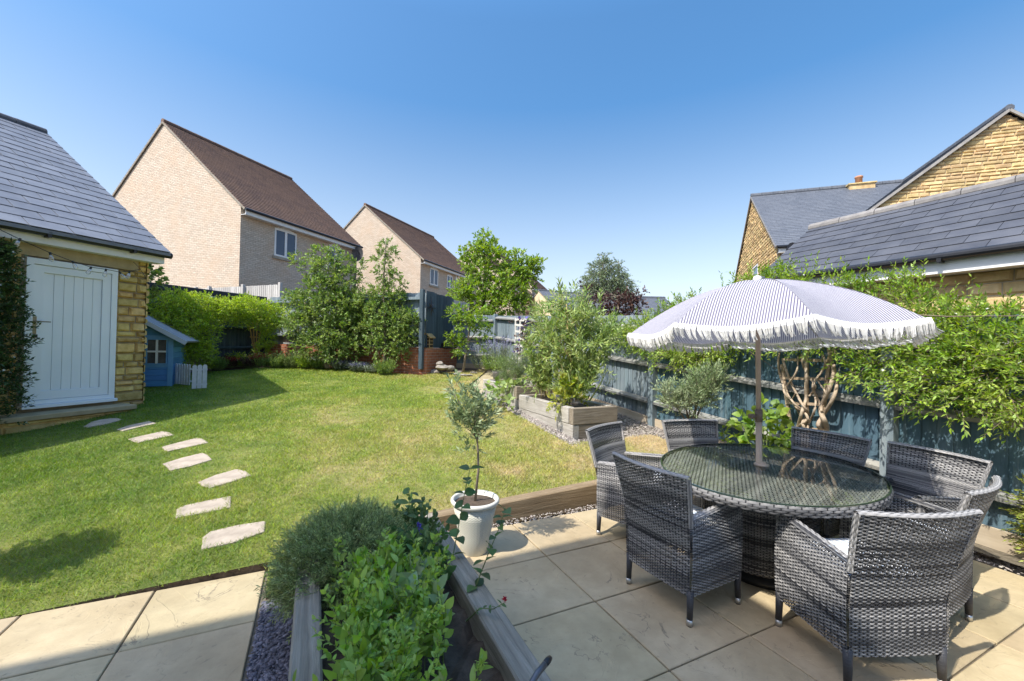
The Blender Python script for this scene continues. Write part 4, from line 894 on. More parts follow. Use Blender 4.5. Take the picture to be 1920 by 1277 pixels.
# right-hand neighbours
GE=np.array([5.30,4.28,2.70])
gr=thing('neighbour_garage','stone garage with grey slate roof beyond the right hand fence','garage',(GE[0],GE[1],0),RU)
# local frame x=U (away from us), y=W; eave line runs along y from -3 to 2.9
pr_=math.radians(35); hw_=1.60
rs=np.random.RandomState(8); mb=MB(); y0_,y1_=-3.0,2.92; c,s=cos(pr_),sin(pr_)
for sg in (1,-1):
    Vd=(c,0,s) if sg>0 else (-c,0,s); O=(0,y1_,GE[2]+.04) if sg>0 else (2*hw_,y0_,GE[2]+.04); Ud=(0,-1,0) if sg>0 else (0,1,0); mb=MB(); A=[np.array(O,float)]; A+=[A[0]+np.array(Ud)*(y1_-y0_),A[0]+np.array(Ud)*(y1_-y0_)+np.array(Vd)*hw_/c,A[0]+np.array(Vd)*hw_/c]
    mb.v+=[tuple(a) for a in A]+[tuple(a-np.array([0,0,.05])) for a in A]; mb.f+=[(0,1,2,3),(7,6,5,4)]+[(i,(i+4),(i+1)%4+4,(i+1)%4) for i in range(4)]
    slates(rs,mb,np.array(O)+np.array([0,0,.004]),Ud,Vd,y1_-y0_,hw_/c,.215,.44,lift=.013,gap=.006); mb.build('roof_slope',m_slate2,gr)
mb=MB(); zr=GE[2]+.04+hw_*math.tan(pr_)
for i in range(12): y=y1_+.02-i*.5; mb.tube([(hw_,y,zr-.01),(hw_,y-.492,zr-.01)],[.085,.088],12)
mb.build('ridge_tiles',M('grey_ridge_tile',(.17,.16,.155),(.24,.225,.21),.85,8,bs=.3,val=.1),gr)
mb=MB(); mb.tube([(-.055,y0_,GE[2]+.01),(-.055,y1_+.05,GE[2]+.02)],[.05,.05],12)
for y in (-1.5,-.4,.62,1.6,2.6): mb.box(-.10,-.0,y-.02,y+.02,GE[2]-.05,GE[2]+.02)
mb.build('gutter',m_gut,gr)
mb=MB(); mb.box(.0,.03,y0_,y1_,GE[2]-.17,GE[2]+.02); mb.box(.03,.25,y0_,y1_,GE[2]-.17,GE[2]-.155); mb.build('fascia',m_white,gr)
mb=MB(); mb.box(.25,2*hw_-.25,y0_,y1_-.1,0,GE[2]-.02); mb.poly([(.25,y1_-.1,GE[2]-.02),(2*hw_-.25,y1_-.1,GE[2]-.02),(hw_,y1_-.1,zr-.25)][::-1]); mb.build('wall',m_mortar,gr)
mb=MB(); stonework(rs,mb,y0_,y1_-.1,1.2,GE[2]-.16,(.11,.17),(.25,.55),put=lambda x,z,d:(.25-d,x,z),depth=.03); mb.build('stonework',m_stonep,gr)
# big gable
A=at(1887,207,12.2); rise=3.45; wdR=2*rise/math.tan(math.radians(39)); P=A[:2]+NX*wdR/2
house('stone_house','tall golden stone house at the right edge with steep bare gable',(P[0],P[1],0),RD,wdR,8,A[2]-rise-.1,rise,m_mortar,t2,stone=True,verge=.14,over=.3)
# house behind: gable facing left, ridge running right
Ag=at(1407,374,19.6); Cn=at(1457,456,15.06); hb,rf=house('stone_house','stone house with slate roof, clay chimney pot and narrow sunlit gable behind the garage roof',(Cn[0],Cn[1],0),RD-PI/2,9.2,10.5,5.45,3.3,m_mortar,t2,stone=True,verge=.10,over=.25,gablewin=((-4.3,-3.2,4.35,5.4,False,0),))
q=at(1627,352,15.5); l=Matrix.Rotation(-(RD-PI/2),3,'Z')@Vector((q[0]-Cn[0],q[1]-Cn[1],0))
ch=MB(); zt_=5.45+3.3; ch.box(-4.95,-4.25,3.6,4.5,zt_-.5,zt_+.08); ch.box(-5.0,-4.2,3.55,4.55,zt_+.08,zt_+.13); cho=ch.build('chimney',m_stonep,hb)
MB().lathe([(.13,0),(.125,.3),(.15,.32),(.15,.38),(.12,.4)],16,c=(-4.6,4.05,zt_+.13)).build('chimney_pot',M('terracotta',(.40,.19,.11),(.47,.25,.15),.8,5),cho,True)
dq=MB(); k=0; n=18; cx,cy,cz=.55,.35,5.05
for rr,dz in ((.001,0),(.15,.02),(.3,.07),(.32,.085)):
    for j in range(n): t=2*PI*j/n; dq.v.append((cx+rr*cos(t)*.5+dz,cy-rr*cos(t)*.8,cz+rr*sin(t)))
for r_ in range(3):
    for j in range(n): a_=r_*n+j; b_=r_*n+(j+1)%n; dq.f.append((a_,b_,b_+n,a_+n))
dq.tube([(0,cy,cz),(cx,cy,cz)],.02,6); dq.build('satellite_dish',m_grey,hb)
sm=at(1333,512,30); house('stone_house','small distant slate roof with sliver of stone gable beside the parasol top',(at(1328,512,30)[0]-.347*(-3),at(1328,512,30)[1]-.938*3,0),RD-PI/2,6,8,sm[2]-2.0,2.0,m_mortar,t2,stone=False)
gb=at(1117,578,26.5); g2=at(1285,578,26.5)
bt=at(1117,549,28); bh,_=house('slate_bungalow','long low slate roof beyond the fence, half hidden by purple shrub',(gb[0],gb[1],0),-PI/2+math.radians(2),7,(g2-gb)[0]*1.02,gb[2]-.5,bt[2]-gb[2]+.4,m_stonep,t2,cat='bungalow')
cb=at(1012,575,46); house('slate_bungalow','distant cream gabled bungalow with grey roof right of the leafy tree',(cb[0]+1.2,cb[1]-3.2,0),-PI/2+math.radians(25),6.5,9,cb[2]-.3,2.0,M('cream_render',(.62,.5,.33),(.68,.56,.38),.9,3),t2,cat='bungalow')
# own house behind and left of the viewer: its eaves throw the shade over the patio
ow=thing('house','flat roofed house standing behind the patio','house',F(-2.05,1.88),RU)
MB().box(-9,0,-8,0,-.1,6.2).build('wall',b1,ow); MB().box(-9.0,0,-8.0,0,6.203,6.25).build('coping',m_lintel,ow)
for x in (-3.2,-6.2):
    f=MB()
    for a,b,c_,d in ((x,x+.06,3.4,4.7),(x+1.14,x+1.2,3.4,4.7),(x,x+1.2,3.34,3.4),(x,x+1.2,4.7,4.76)): f.box(a,b,.002,.05,c_,d)
    wo=f.build('window',m_white,ow); MB().box(x+.05,x+1.15,.003,.02,3.39,4.71).build('pane',m_pane,wo)
# ---------------------------------------------------------------- fences
def boards(mb,rs,a,b,zf0,zf1,n,nrm,wd=.10,th=.012,jag=.0):
    """Feather-edge boards from a to b (xy) with bottom and top height functions of the fraction t."""
    a=np.array(a);b=np.array(b); L=np.linalg.norm(b-a); d=(b-a)/L; nb=max(1,int(L/wd)); nrm=np.array(nrm)
    for i in range(nb):
        t0,t1=i/nb,(i+1)/nb; k=len(mb.v); p=a+d*L*t0;q=a+d*(L*t1+.012); o0,o1=.002+rs.uniform(0,.002),.013
        jz=rs.uniform(-jag,jag)
        for (r,o) in ((p,o0),(q,o1)):
            for dd_ in (0,th*.8):
                for zf in (zf0,zf1): rr=r+nrm*(o+dd_); mb.v.append((rr[0],rr[1],zf((t0+t1)/2)+(jz if zf is zf1 else 0)))
        mb.f+=[tuple(k+i for i in f) for f in ((2,3,7,6),(0,4,5,1),(0,1,3,2),(4,6,7,5),(1,5,7,3),(0,2,6,4))]
rs=np.random.RandomState(17)
def fencerun(label,P0,P1,posts,nrm,gfun,hfun,mats=(m_blue,m_bluew,m_bluerail),front_rails=True,rails=(.38,.95,1.52),gravel=True,postw=.10,posth=.05,skip_post=()):
    P0=np.array(P0);P1=np.array(P1);L=np.linalg.norm(P1-P0);d=(P1-P0)/L;nrm=np.array(nrm)
    r=thing('garden_fence',label,'fence',(P0[0],P0[1],0))
    def pt(t): return P0+d*t
    for i,(t0,t1) in enumerate(zip(posts[:-1],posts[1:])):
        A=pt(t0)-P0;B=pt(t1)-P0; mb=MB(); zf0=lambda f,t0=t0,t1=t1: gfun(t0+(t1-t0)*f)+(.16 if gravel else .03); zf1=lambda f,t0=t0,t1=t1: hfun(t0+(t1-t0)*f)
        boards(mb,rs,A-nrm*.01,B-nrm*.01,zf0,zf1,0,-nrm if front_rails else nrm,jag=.006); mb.build('board_panel',mats[0] if i<2 or mats[0] is not m_blue or L<8 else m_bluew,r)
        for z in rails:
            a3=np.array([*(A+nrm*.028),gfun(t0)+z]);b3=np.array([*(B+nrm*.028),gfun(t1)+z]); u=d*.045
            if front_rails:
                rm=MB(); s_=np.array([*d,0]); k=0
                for p in (a3+s_*.045,b3-s_*.045):
                    for (o,zz) in ((-.03,-.045),(.04,-.035),(.045,.0),(-.03,.035)): rm.v.append(tuple(p+np.array([*(nrm*o),zz])))
                rm.f=[(0,1,5,4),(1,2,6,5),(2,3,7,6),(3,0,4,7),(3,2,1,0),(4,5,6,7)]; rm.build('rail',mats[2],r)
        if gravel:
            gm=MB(); a3=np.array([*(A+nrm*.012),gfun(t0)+.06]);b3=np.array([*(B+nrm*.012),gfun(t1)+.06]); gm.bar(a3,b3,.025,.20); gm.build('gravel_board',m_gravelbd,r)
    for i,t in enumerate(posts):
        if i in skip_post: continue
        A=pt(t)-P0; pm=MB(); h0=gfun(t)-.1;h1=hfun(t)+posth; a=math.atan2(d[1],d[0]); M4=Matrix.Translation((*(A+nrm*.03),0))@Matrix.Rotation(a,4,'Z'); pm.box(-postw/2,postw/2,-postw/2,postw/2,h0,h1,M4,bev=.006); pm.build('post',mats[1],r)
    return r
FU=4.82
def fpt(t): return np.array(F(FU,t)[:2])
def fg(t): y=fpt(t)[1]; return max(0,lawnz(y))*.92-.02+ (0)
def fh(t): return 1.83+.50*max(0,min(1,(t-.0)/11.3))**1.0*1.25 if t>0 else 1.83
nF=-U
def rfence(label,t0,ts):
    P0=fpt(t0); return fencerun(label,P0,fpt(ts[-1]),[t-t0 for t in ts],nF,lambda q:fg(q+t0),lambda q:fh(q+t0),rails=(.42,1.00,1.58))
rfence('weathered blue board fence with rails running along the right side of the garden',-1.0,[-1.0,1.95,4.91,7.9,11.25])
Cf=fpt(11.25); Cl=at(841,640,12.4)[:2]
dv=(Cl-Cf); dv/=np.linalg.norm(dv); nn=np.array([-dv[1],dv[0]]); nn=nn if nn@np.array([0,-1.])>0 else -nn
Lc=np.linalg.norm(Cl-Cf); fencerun('short blue fence across the far corner between tall screen and right fence',Cf,Cl,[.06,Lc],nn,lambda q:.86,lambda q:2.46+.02*q,rails=(.42,.95,1.45),skip_post=(0,),mats=(m_bluew,m_bluew,m_bluerail))
# brick retaining wall with tall blue fence on top
Bc=np.array([-2.23,10.8]); BZ=.74; Bt=1.46
b2m=brickmat('red_brick',(.42,.155,.075),(.30,.10,.055),(.36,.28,.22),noisec=(.34,.13,.07),bs=.6)
bw=thing('brick_wall','low red brick retaining wall behind the shrubs with square end pier','wall',(Bc[0],Bc[1],0),RD)
MB().box(-5.8,-.0,.0,.22,.5,Bt).build('long_wall',b2m,bw); MB().box(-.22,0.0,.221,2.6,.5,Bt-.003).build('return_wall',b2m,bw)
mb=MB(); mb.box(-5.78,-.26,.02,.2,Bt,Bt+.02); mb.build('coping',b2m,bw)
tf=thing('tall_fence','tall dark blue board screen standing on the brick wall, with jagged top','fence',(Bc[0],Bc[1],0),RD)
T0=at(785,545,10.85)[2]
mb=MB(); boards(mb,rs,(-.13,.15),(-5.75,.15),lambda t:Bt+.03,lambda t:T0-.03,0,(0,-1),wd=.115,jag=.015); mb.build('board_panel',m_bluew,tf)
mb=MB(); boards(mb,rs,(-.10,.10),(-.10,1.55),lambda t:Bt+.02,lambda t:T0+.02-.05*t,0,(1,0),wd=.12,jag=.02); mb.build('board_panel',m_bluedk,tf)
mb=MB(); boards(mb,rs,(-.10,1.56),(-.10,2.6),lambda t:Bt+.02,lambda t:T0-.06,0,(1,0),wd=.12,jag=.015); mb.build('board_panel',m_paletimber,tf)
mb=MB(); mb.box(-.17,-.07,-.11,-.01,BZ+.18,T0+.03,bev=.005); mb.build('post',m_bluedk,tf)
mb=MB(); mb.box(-.21,-.12,1.52,1.6,Bt,T0-.1); mb.build('post',m_paletimber,tf)
for z in (1.75,2.3,2.75):
    mb=MB(); mb.box(-5.7,-.2,-.0,.1,z,z+.07); mb.build('rail',m_bluew,tf)
# metal star ornament
q=onplane(808,577,(*(Bc+NX*.0),0),(*NX,0)); so_=thing('star_ornament','dark metal star hung on the tall blue screen','ornament',tuple(q),RD); mb=MB(); mb.v+=[(.05,0,0),(.0,0,0)]
for j in range(16): a=2*PI*j/16; rr=.30 if j%4==0 else (.2 if j%2==0 else .06); mb.v.append((.008,rr*cos(a),rr*sin(a)))
mb.f=[(0,2+j,2+(j+1)%16) for j in range(16)]+[(1,2+(j+1)%16,2+j) for j in range(16)]; mb.build('star',m_black,so_)
MB().lathe([(.03,-.01),(.035,.0),(.02,.02),(.001,.03)],10).build('centre',m_grey,so_).rotation_euler=(0,PI/2,0)
# things on the wall and by it
q=onplane(801,655,(*(Bc+D*.3),0),(*D,0)); q=np.array([*(Bc-NX*.11+D*.25),Bt]); bh_=thing('insect_hotel','small timber insect hotel with pitched roof on the brick pier','insect hotel',tuple(q),RD)
m_wood=M('honey_wood',(.36,.23,.09),(.48,.32,.14),.7,8,stretch=(1,1,6),bs=.3)
MB().box(-.10,.10,-.09,.09,0,.30).build('box',m_wood,bh_)
for i in range(3): mb=MB(); mb.box(-.085,.085,-.096,-.09,.03+i*.09,.10+i*.09); mb.box(.10,.106,-.075,.075,.03+i*.09,.10+i*.09); mb.build('shelf_hole',M('dark_hole',(.03,.02,.012),(.07,.05,.03),.95,50),bh_)
mb=MB(); mb.bar((-.15,0,.28),(0,0,.41),.26,.025,(0,0,1)); mb.bar((.15,0,.28),(0,0,.41),.26,.025,(0,0,1)); mb.build('roof',m_wood,bh_)
q=np.array([*(Bc-NX*.05+D*1.25),Bt]); bb=thing('trough','black trough planter on top of the brick wall end','planter',tuple(q),RD); mb=MB(); mb.box(-.09,.09,-.35,.35,0,.15,bev=.01); mb.build('trough_body',m_black,bb); mb=MB(); mb.box(-.075,.075,-.33,.33,.15,.156); mb.build('soil',m_soil,bb)
m_rock=M('garden_rock',(.19,.17,.145),(.31,.28,.235),.9,6,bs=.8,bscale=14)
def rock(label,px,py,size,seed,z=.0,flat=.6,group='stones under the fruit tree'):
    rs_=np.random.RandomState(seed); p=lawn_at(px,py) if z==0 else at(px,py,lawn_at(px,702)[1]); bm=bmesh.new(); bmesh.ops.create_icosphere(bm,subdivisions=2,radius=size)
    ax_=unit(rs_.randn(6,3)); of=rs_.uniform(.55,.85,6)*size
    for v in bm.verts:
        c=np.array(v.co)
        for a,o_ in zip(ax_,of):
            e=c@a-o_
            if e>0: c=c-a*e
        v.co=Vector((c[0]*1.25,c[1],c[2]*flat))
    me=bpy.data.meshes.new('garden_rock'); bm.to_mesh(me); bm.free(); me.materials.append(m_rock); o=link(bpy.data.objects.new('garden_rock',me)); o.location=(p[0],p[1],p[2]+size*flat*.4+z); o.rotation_euler=(0,0,rs_.rand()*6); tag(o,label,'rock')
for i,(px,py,s,f,z,lb) in enumerate(((818,700,.14,.6,0,'flat bluish rock lowest at the foot of the brick pier'),(829,692,.17,.55,.001,'broad pale rock leaning in the pile by the brick pier'),(842,692,.13,.6,.001,'dark upright rock at the right of the pile by the pier'),(826,684,.10,.7,.001,'small rock on top of the pile by the pier'))): rock(lb,px,py,s,40+i,z,f)
for i,(px,py,s,lb) in enumerate(((855,702,.11,'left flat stone ringing the bent fruit tree'),(868,705,.12,'front flat stone ringing the bent fruit tree'),(880,705,.11,'front right flat stone ringing the bent fruit tree'),(862,698,.09,'small back stone ringing the bent fruit tree'),(888,700,.10,'right flat stone ringing the bent fruit tree'))): rock(lb,px,py,s,60+i,0,.35)
# left side: blue fence, black shed roof, neighbour's pale fence
Lf0=np.array([-8.17,11.0])-D*3.6; fencerun('dark blue board fence behind the clipped climbers on the left',Lf0,Lf0+D*6.6,[0,1.9,3.75,6.55],NX,lambda q:.86+.02*q,lambda q:2.62+.02*q,rails=(.42,1.0,1.5),gravel=True,mats=(m_bluedk,m_bluew,m_bluedk))
p0=onplane(300,531,(*(Lf0-NX*.6),0),(*NX,0)); p1=onplane(502,556,(*(Lf0-NX*.6),0),(*NX,0)); zz=p0[2]
sh=thing('garden_shed','black flat roofed shed just behind the left fence','shed',(*(Lf0-NX*.7),0),RD); m_shed=M('black_felt',(.022,.024,.03),(.035,.037,.045),.6,4); yy0=(p0[:2]-Lf0)@D-3; yy1=(p1[:2]-Lf0)@D
MB().box(-2.4,0,yy0,yy1-.05,.5,zz-.16).build('wall',M('black_boards',(.03,.032,.04),(.05,.05,.06),.7,4),sh); MB().box(-2.5,.08,yy0,yy1,zz-.16,zz,bev=.01).build('roof',m_shed,sh)
a=at(430,540,15.6); b=at(527,531,14.6); fencerun('silvery unpainted board fence of the neighbour below the brick gable',b[:2],a[:2]-(b-a)[:2]*1.5,[0,1.9,3.8,4.6],D*-1,lambda q:1.2,lambda q:b[2]-.04,mats=(m_paletimber,m_paletimber,m_paletimber),rails=(1.6,),gravel=False,posth=.06)
# ---------------------------------------------------------------- playhouse and pickets
q=lawn_at(322,724); PHX=q.copy(); ph=thing('playhouse','small blue wooden playhouse with pale sloping roof peeping out behind the garage','playhouse',tuple(q),math.radians(28))
m_pb=boardmat('playhouse_blue',(.07,.20,.40),(.10,.27,.50),(.16,.34,.55),(.4,.4,3))
m_pbt=M('pale_blue_trim',(.12,.30,.48),(.16,.34,.52),.6,4)
hwP=.66; ev=1.06; rp=math.tan(math.radians(32))
mb=MB(); n=9
for i in range(n): z=ev*i/n; mb.box(-2*hwP,0,.0+.006*(i%2)*0,1.3,z+.003,z+ev/n-.003)
mb.poly([(-2*hwP,0,ev),(0,0,ev),(-hwP,0,ev+hwP*rp)]); mb.poly([(-2*hwP,1.3,ev),(0,1.3,ev),(-hwP,1.3,ev+hwP*rp)][::-1]); mb.build('wall',m_pb,ph)
mb=MB(); 
for sg in (1,-1): mb.bar((-hwP+sg*0,-.14+.75+.07,ev+hwP*rp+.03),(-hwP+sg*(hwP+.24),.68,ev-.24*rp+.03),1.6,.035,(0,0,1))
mb.build('roof',M('grey_felt_roof',(.24,.26,.29),(.30,.32,.35),.8,6),ph)
mb=MB(); mb.bar((-hwP,-.13,ev+hwP*rp+.0),(.245,-.13,ev-.245*rp+.0),.025,.085,(0,0,1)); mb.bar((-hwP,-.13,ev+hwP*rp),(-2*hwP-.245,-.13,ev-.245*rp),.025,.085,(0,0,1)); mb.build('bargeboard',M('grey_white_paint',(.45,.50,.56),(.5,.55,.6),.6,5),ph)
mb=MB(); mb.box(-.075,.012,-.02,0,0,ev); mb.box(-.555,-.50,-.02,0,0,ev); mb.box(-.50,-.075,-.02,0,ev-.08,ev); mb.box(-.5,-.075,-.015,0,.40,.46); mb.build('trim',m_pbt,ph)
wf=MB(); wx0,wx1,wz0,wz1=-.43,-.085,.48,.97
for a,b,c_,d in ((wx0,wx0+.02,wz0,wz1),(wx1-.02,wx1,wz0,wz1),(wx0,wx1,wz0-.02,wz0),(wx0,wx1,wz1,wz1+.02)): wf.box(a,b,-.03,-.002,c_,d)
wo=wf.build('window',m_pbt,ph); m_wc=M('cream_bars',(.66,.64,.55),(.7,.68,.6),.6,5)
cxw=(wx0+wx1)/2; mb=MB(); mb.box(cxw-.018,cxw+.018,-.034,-.006,wz0,wz1); mb.box(wx0+.02,wx1-.02,-.031,-.007,.71,.745); mb.build('glazing_bars',m_wc,wo); MB().box(wx0+.01,wx1-.01,-.008,-.003,wz0,wz1).build('pane',M('perspex',(.06,.055,.05),(.12,.11,.10),.2,4),wo)
mb=MB(); mb.box(-1.0,-.565,-.018,-.002,.02,ev-.04); dr_=mb.build('door',m_pb,ph); MB().box(-.65,-.585,-.05,-.019,.50,.53).build('handle',m_black,dr_)
def picket(label,A,B,n,h=.46,wd=.055):
    A=np.array(A);B=np.array(B); r=thing('picket_fence',label,'fence',tuple(A)); d=B-A; L=np.linalg.norm(d[:2]); e=d/L; nn=np.array([e[1],-e[0],0]); nn/=np.linalg.norm(nn)
    m_p=M('chalky_white',(.55,.56,.56),(.68,.68,.67),.7,12,bs=.2)
    for i in range(n):
        c=e*(L*(i+.5)/n); mb=MB(); k=0
        for o_ in (0,.014):
            for (x,z) in ((-wd/2,.02),(wd/2,.02),(wd/2,h-.03),(wd*.25,h),(-wd*.25,h),(-wd/2,h-.03)): mb.v.append(tuple(c+e*x+nn*o_+np.array([0,0,z-e[2]*x])))
        mb.f=[(5,4,3,2,1,0),(6,7,8,9,10,11)]+[(j,(j+1)%6,(j+1)%6+6,j+6) for j in range(6)]; mb.build('picket',m_p,r)
    for z in (.10,h-.10): mb=MB(); mb.bar(np.array([0,0,z])-nn*.012,d+np.array([0,0,z])-nn*.012,.02,.035); mb.build('rail',m_p,r)
A=lawn_at(321,722); B=lawn_at(357,724); C=lawn_at(389,727); A[1]+=.1
picket('white picket panel joined to the playhouse corner, in shade',A,B,6); picket('white picket panel with three broad pales at the end of the little enclosure',lawn_at(359,731),lawn_at(388,729),3,.50,.075)
# raised beds against the right fence
def bed(label,u0,u1,w0,w1,zt_,mats):
    r=thing('raised_bed',label,'raised bed',F(u0,w0),RU); L=w1-w0; Wd_=u1-u0; g0=lawnz(F(u0,w0)[1])-.05; g1=lawnz(F(u0,w1)[1])-.02
    h=(zt_-g0)/2
    for i in (0,1):
        z0=g0+i*h; z1=z0+h-.004; o_=.0+.006*i
        MB().box(0-o_,.10-o_,.105 if i else 0,L,z0,z1,bev=.007).build('side_sleeper',mats[0],r); MB().box(Wd_-.10,Wd_,.105 if i else 0,L,z0,z1,bev=.007).build('side_sleeper',mats[0],r)
        MB().box(.0 if i else .104,(Wd_) if i else Wd_-.104,.002-o_,.10-o_,z0,z1,bev=.007).build('end_sleeper',m_slpx,r); MB().box(.104,Wd_-.104,L-.10,L,z0,z1,bev=.007).build('end_sleeper',m_slpx,r)
    mb=MB(); n=10
    for i in range(n):
        for j in range(n): mb.v.append((.09+(Wd_-.18)*i/(n-1),.09+(L-.18)*j/(n-1),zt_-.09+RS.uniform(-.02,.03)))
    mb.f=[(i*n+j,(i+1)*n+j,(i+1)*n+j+1,i*n+j+1) for i in range(n-1) for j in range(n-1)]; mb.build('soil',m_soil,r); return r
bed('bleached sleeper raised bed near the patio, full of tall leafy plants',3.25,4.02,4.82,6.50,.725,(m_slpl,))
bed('farther sleeper raised bed with trailing squash and wispy fennel',3.22,4.05,6.55,8.15,.86,(m_slpl,))
GP=Fp((3.02,4.55),(3.24,4.75),(4.05,4.75),(4.05,8.2),(4.80,8.2),(4.80,3.56),(4.50,3.56),(4.44,4.5),(3.9,4.56))
GP2=Fp((3.06,4.6),(3.26,4.6),(3.26,8.1),(3.06,8.1))
chips('chippings_by_fence',GP,lambda x,y:lawnz(y)-.012,9000,.026,m_chipl,5); chips('chippings_by_bed',GP2,lambda x,y:lawnz(y)-.004,4200,.026,m_chipl,6)
struct('gravel_base',[(x,y,max(-.012,lawnz(y)-.02)) for x,y in GP],[tuple(range(len(GP)))],jm)
GP3=Fp((4.62,-.9),(4.80,-.9),(4.80,3.56),(4.62,3.56)); chips('gravel_along_fence',GP3,lambda x,y:.0+max(0,lawnz(y)-.08),5000,.024,m_chipl,7)
struct('gravel_strip_base',[(x,y,max(-.011,lawnz(y)-.10)) for x,y in GP3],[(0,1,2,3)],jm)
# ---------------------------------------------------------------- shrubs, climbers and trees
lm_bright=leafmat('bright_climber_leaf',(.20,.33,.045),(.34,.45,.09),.5,.02,.45)
lm_hedge=leafmat('golden_hedge_leaf',(.29,.43,.05),(.42,.54,.085),.3,.02,.45)
lm_apple=leafmat('apple_leaf',(.16,.26,.06),(.27,.36,.10),.32,.02,.35)
lm_acer=leafmat('maple_leaf',(.19,.31,.045),(.29,.41,.07),.3,.02,.45)
lm_fir=leafmat('conifer_leaf',(.17,.23,.125),(.25,.32,.18),.3,.02,.2)
lm_bronze=leafmat('bronze_leaf',(.07,.035,.035),(.11,.06,.045),.35,.02,.3)
lm_pale=leafmat('pale_green_leaf',(.25,.35,.10),(.38,.46,.18),.32,.02,.4)
lm_fennel=leafmat('fennel_leaf',(.16,.23,.08),(.24,.30,.13),.3,.02,.4)
lm_lav=leafmat('lavender_spike',(.24,.22,.42),(.34,.33,.5),.25,.02,.3)
lm_grey=leafmat('grey_foliage',(.20,.24,.17),(.30,.33,.26),.25,.02,.3)
lm_dark=leafmat('jasmine_leaf',(.045,.09,.03),(.08,.14,.05),.35,.02,.3,rough=.3)
lm_wfl=leafmat('white_petal',(.75,.75,.7),(.8,.8,.75),.1,0,.3)
lm_yel=leafmat('yellowing_leaf',(.25,.31,.05),(.36,.39,.09),.3,.03,.4)
m_vine=M('pale_vine_wood',(.30,.23,.16),(.46,.37,.27),.85,18,bs=.6,bscale=50)
m_trel=M('trellis_timber',(.30,.22,.14),(.44,.34,.23),.8,10,stretch=(3,3,.6),bs=.3)
def pxclumps(lst,jit=0.0,seed=0):
    """(px,py,depth,radius in photo pixels) -> world clumps"""
    o=[]
    for a in lst:
        p=at(a[0],a[1],a[2]); o.append((p[0],p[1],p[2],a[3]/FPX*a[2]))
    return o
def tree(label,name,cat,loc,limbs,cl,per,lmat,L,Wd,tl=.16,k=7,bark=m_bark,seed=1,ang=.8,droop=.15,extra=None,outw=.7,upw=.35,K=1,cname='crown',group=None):
    rs=np.random.RandomState(seed); loc=np.array(loc,float); r=thing(name,label,cat,tuple(loc),0,group)
    O,Dd=clumps(rs,[(x-loc[0],y-loc[1],z-loc[2],q) for x,y,z,q in cl],per,outw,upw,.5)
    lf,tw=sprays(rs,O,Dd,tl,k,L,Wd,ang,droop,K,.0022*tl/.16)
    mb=MB()
    for pts,r0,r1 in limbs: mb.tube([np.array(p)-loc for p in pts],np.linspace(r0,r1,len(pts)),7)
    for x,y,z,q in cl:   # a limb reaches into every clump
        e=np.array([x,y,z])-loc; best=None
        for pts,r0,r1 in limbs:
            for i,p in enumerate(pts):
                p=np.array(p)-loc; d=np.linalg.norm(e-p)+(.6*max(0,p[2]-e[2]))
                if best is None or d<best[0]: best=(d,p,r0+(r1-r0)*i/max(1,len(pts)-1))
        p=best[1]; m_=(p+e)/2+rs.randn(3)*.04*best[0]; mb.tube([p,m_,e],[min(best[2],.02)*.7+.003,.006,.003],5,False)
    plant_parts(r,[lf],[tw],lmat,bark,cname,'trunk',mb); return r
def P3(px,py,Y): return at(px,py,Y)
# apple tree against the brick wall
g=P3(612,690,11.2)
lim=[([g,P3(606,650,11.3),P3(610,600,11.35),P3(622,540,11.4),P3(630,490,11.4)],.05,.015),([P3(606,640,11.3),P3(580,600,11.3),P3(570,560,11.3)],.03,.01),([P3(608,620,11.3),P3(645,590,11.35),P3(665,560,11.4)],.03,.01)]
cl=pxclumps([(562,486,11.4,11),(585,505,11.4,14),(598,476,11.4,13),(625,472,11.4,10),(645,494,11.4,13),(668,500,11.4,11),(615,505,11.3,24),(645,525,11.3,26),(600,545,11.3,30),(570,570,11.3,24),(560,610,11.2,22),(588,600,11.2,30),(625,575,11.2,34),(655,570,11.3,30),(640,620,11.2,32),(600,645,11.1,26),(660,620,11.2,28),(575,650,11.1,20),(630,660,11.1,22),(680,585,11.3,22),(548,560,11.4,14),(665,655,11.1,18)])
tree('broad bushy apple tree covering the brick wall below the nearest house','apple_tree','tree',g,lim,cl,92,lm_apple,.085,.046,.20,7,seed=31)
g=P3(722,692,10.95)
lim=[([g,P3(721,650,11),P3(722,600,11),P3(718,540,11),P3(722,480,11),P3(723,450,11)],.045,.008),([P3(721,665,11),P3(700,640,11),P3(695,610,11)],.02,.006),([P3(721,660,11),P3(750,630,11),P3(762,600,11)],.02,.006)]
cl=pxclumps([(722,462,11,12),(716,490,11,15),(735,478,11,9),(722,515,11,15),(712,540,11,13),(740,520,11,9),(725,560,11,22),(708,585,11,22),(745,560,11,16),(735,600,10.95,28),(760,600,10.9,22),(775,605,10.9,16),(700,620,10.95,22),(740,640,10.9,26),(765,635,10.9,18),(710,655,10.9,18),(750,662,10.85,15),(745,535,11,10),(690,560,11,16)])
tree('slender pear tree with a tall thin leader, just left of the blue screen','pear_tree','tree',g,lim,cl,95,lm_apple,.075,.042,.17,7,seed=32)
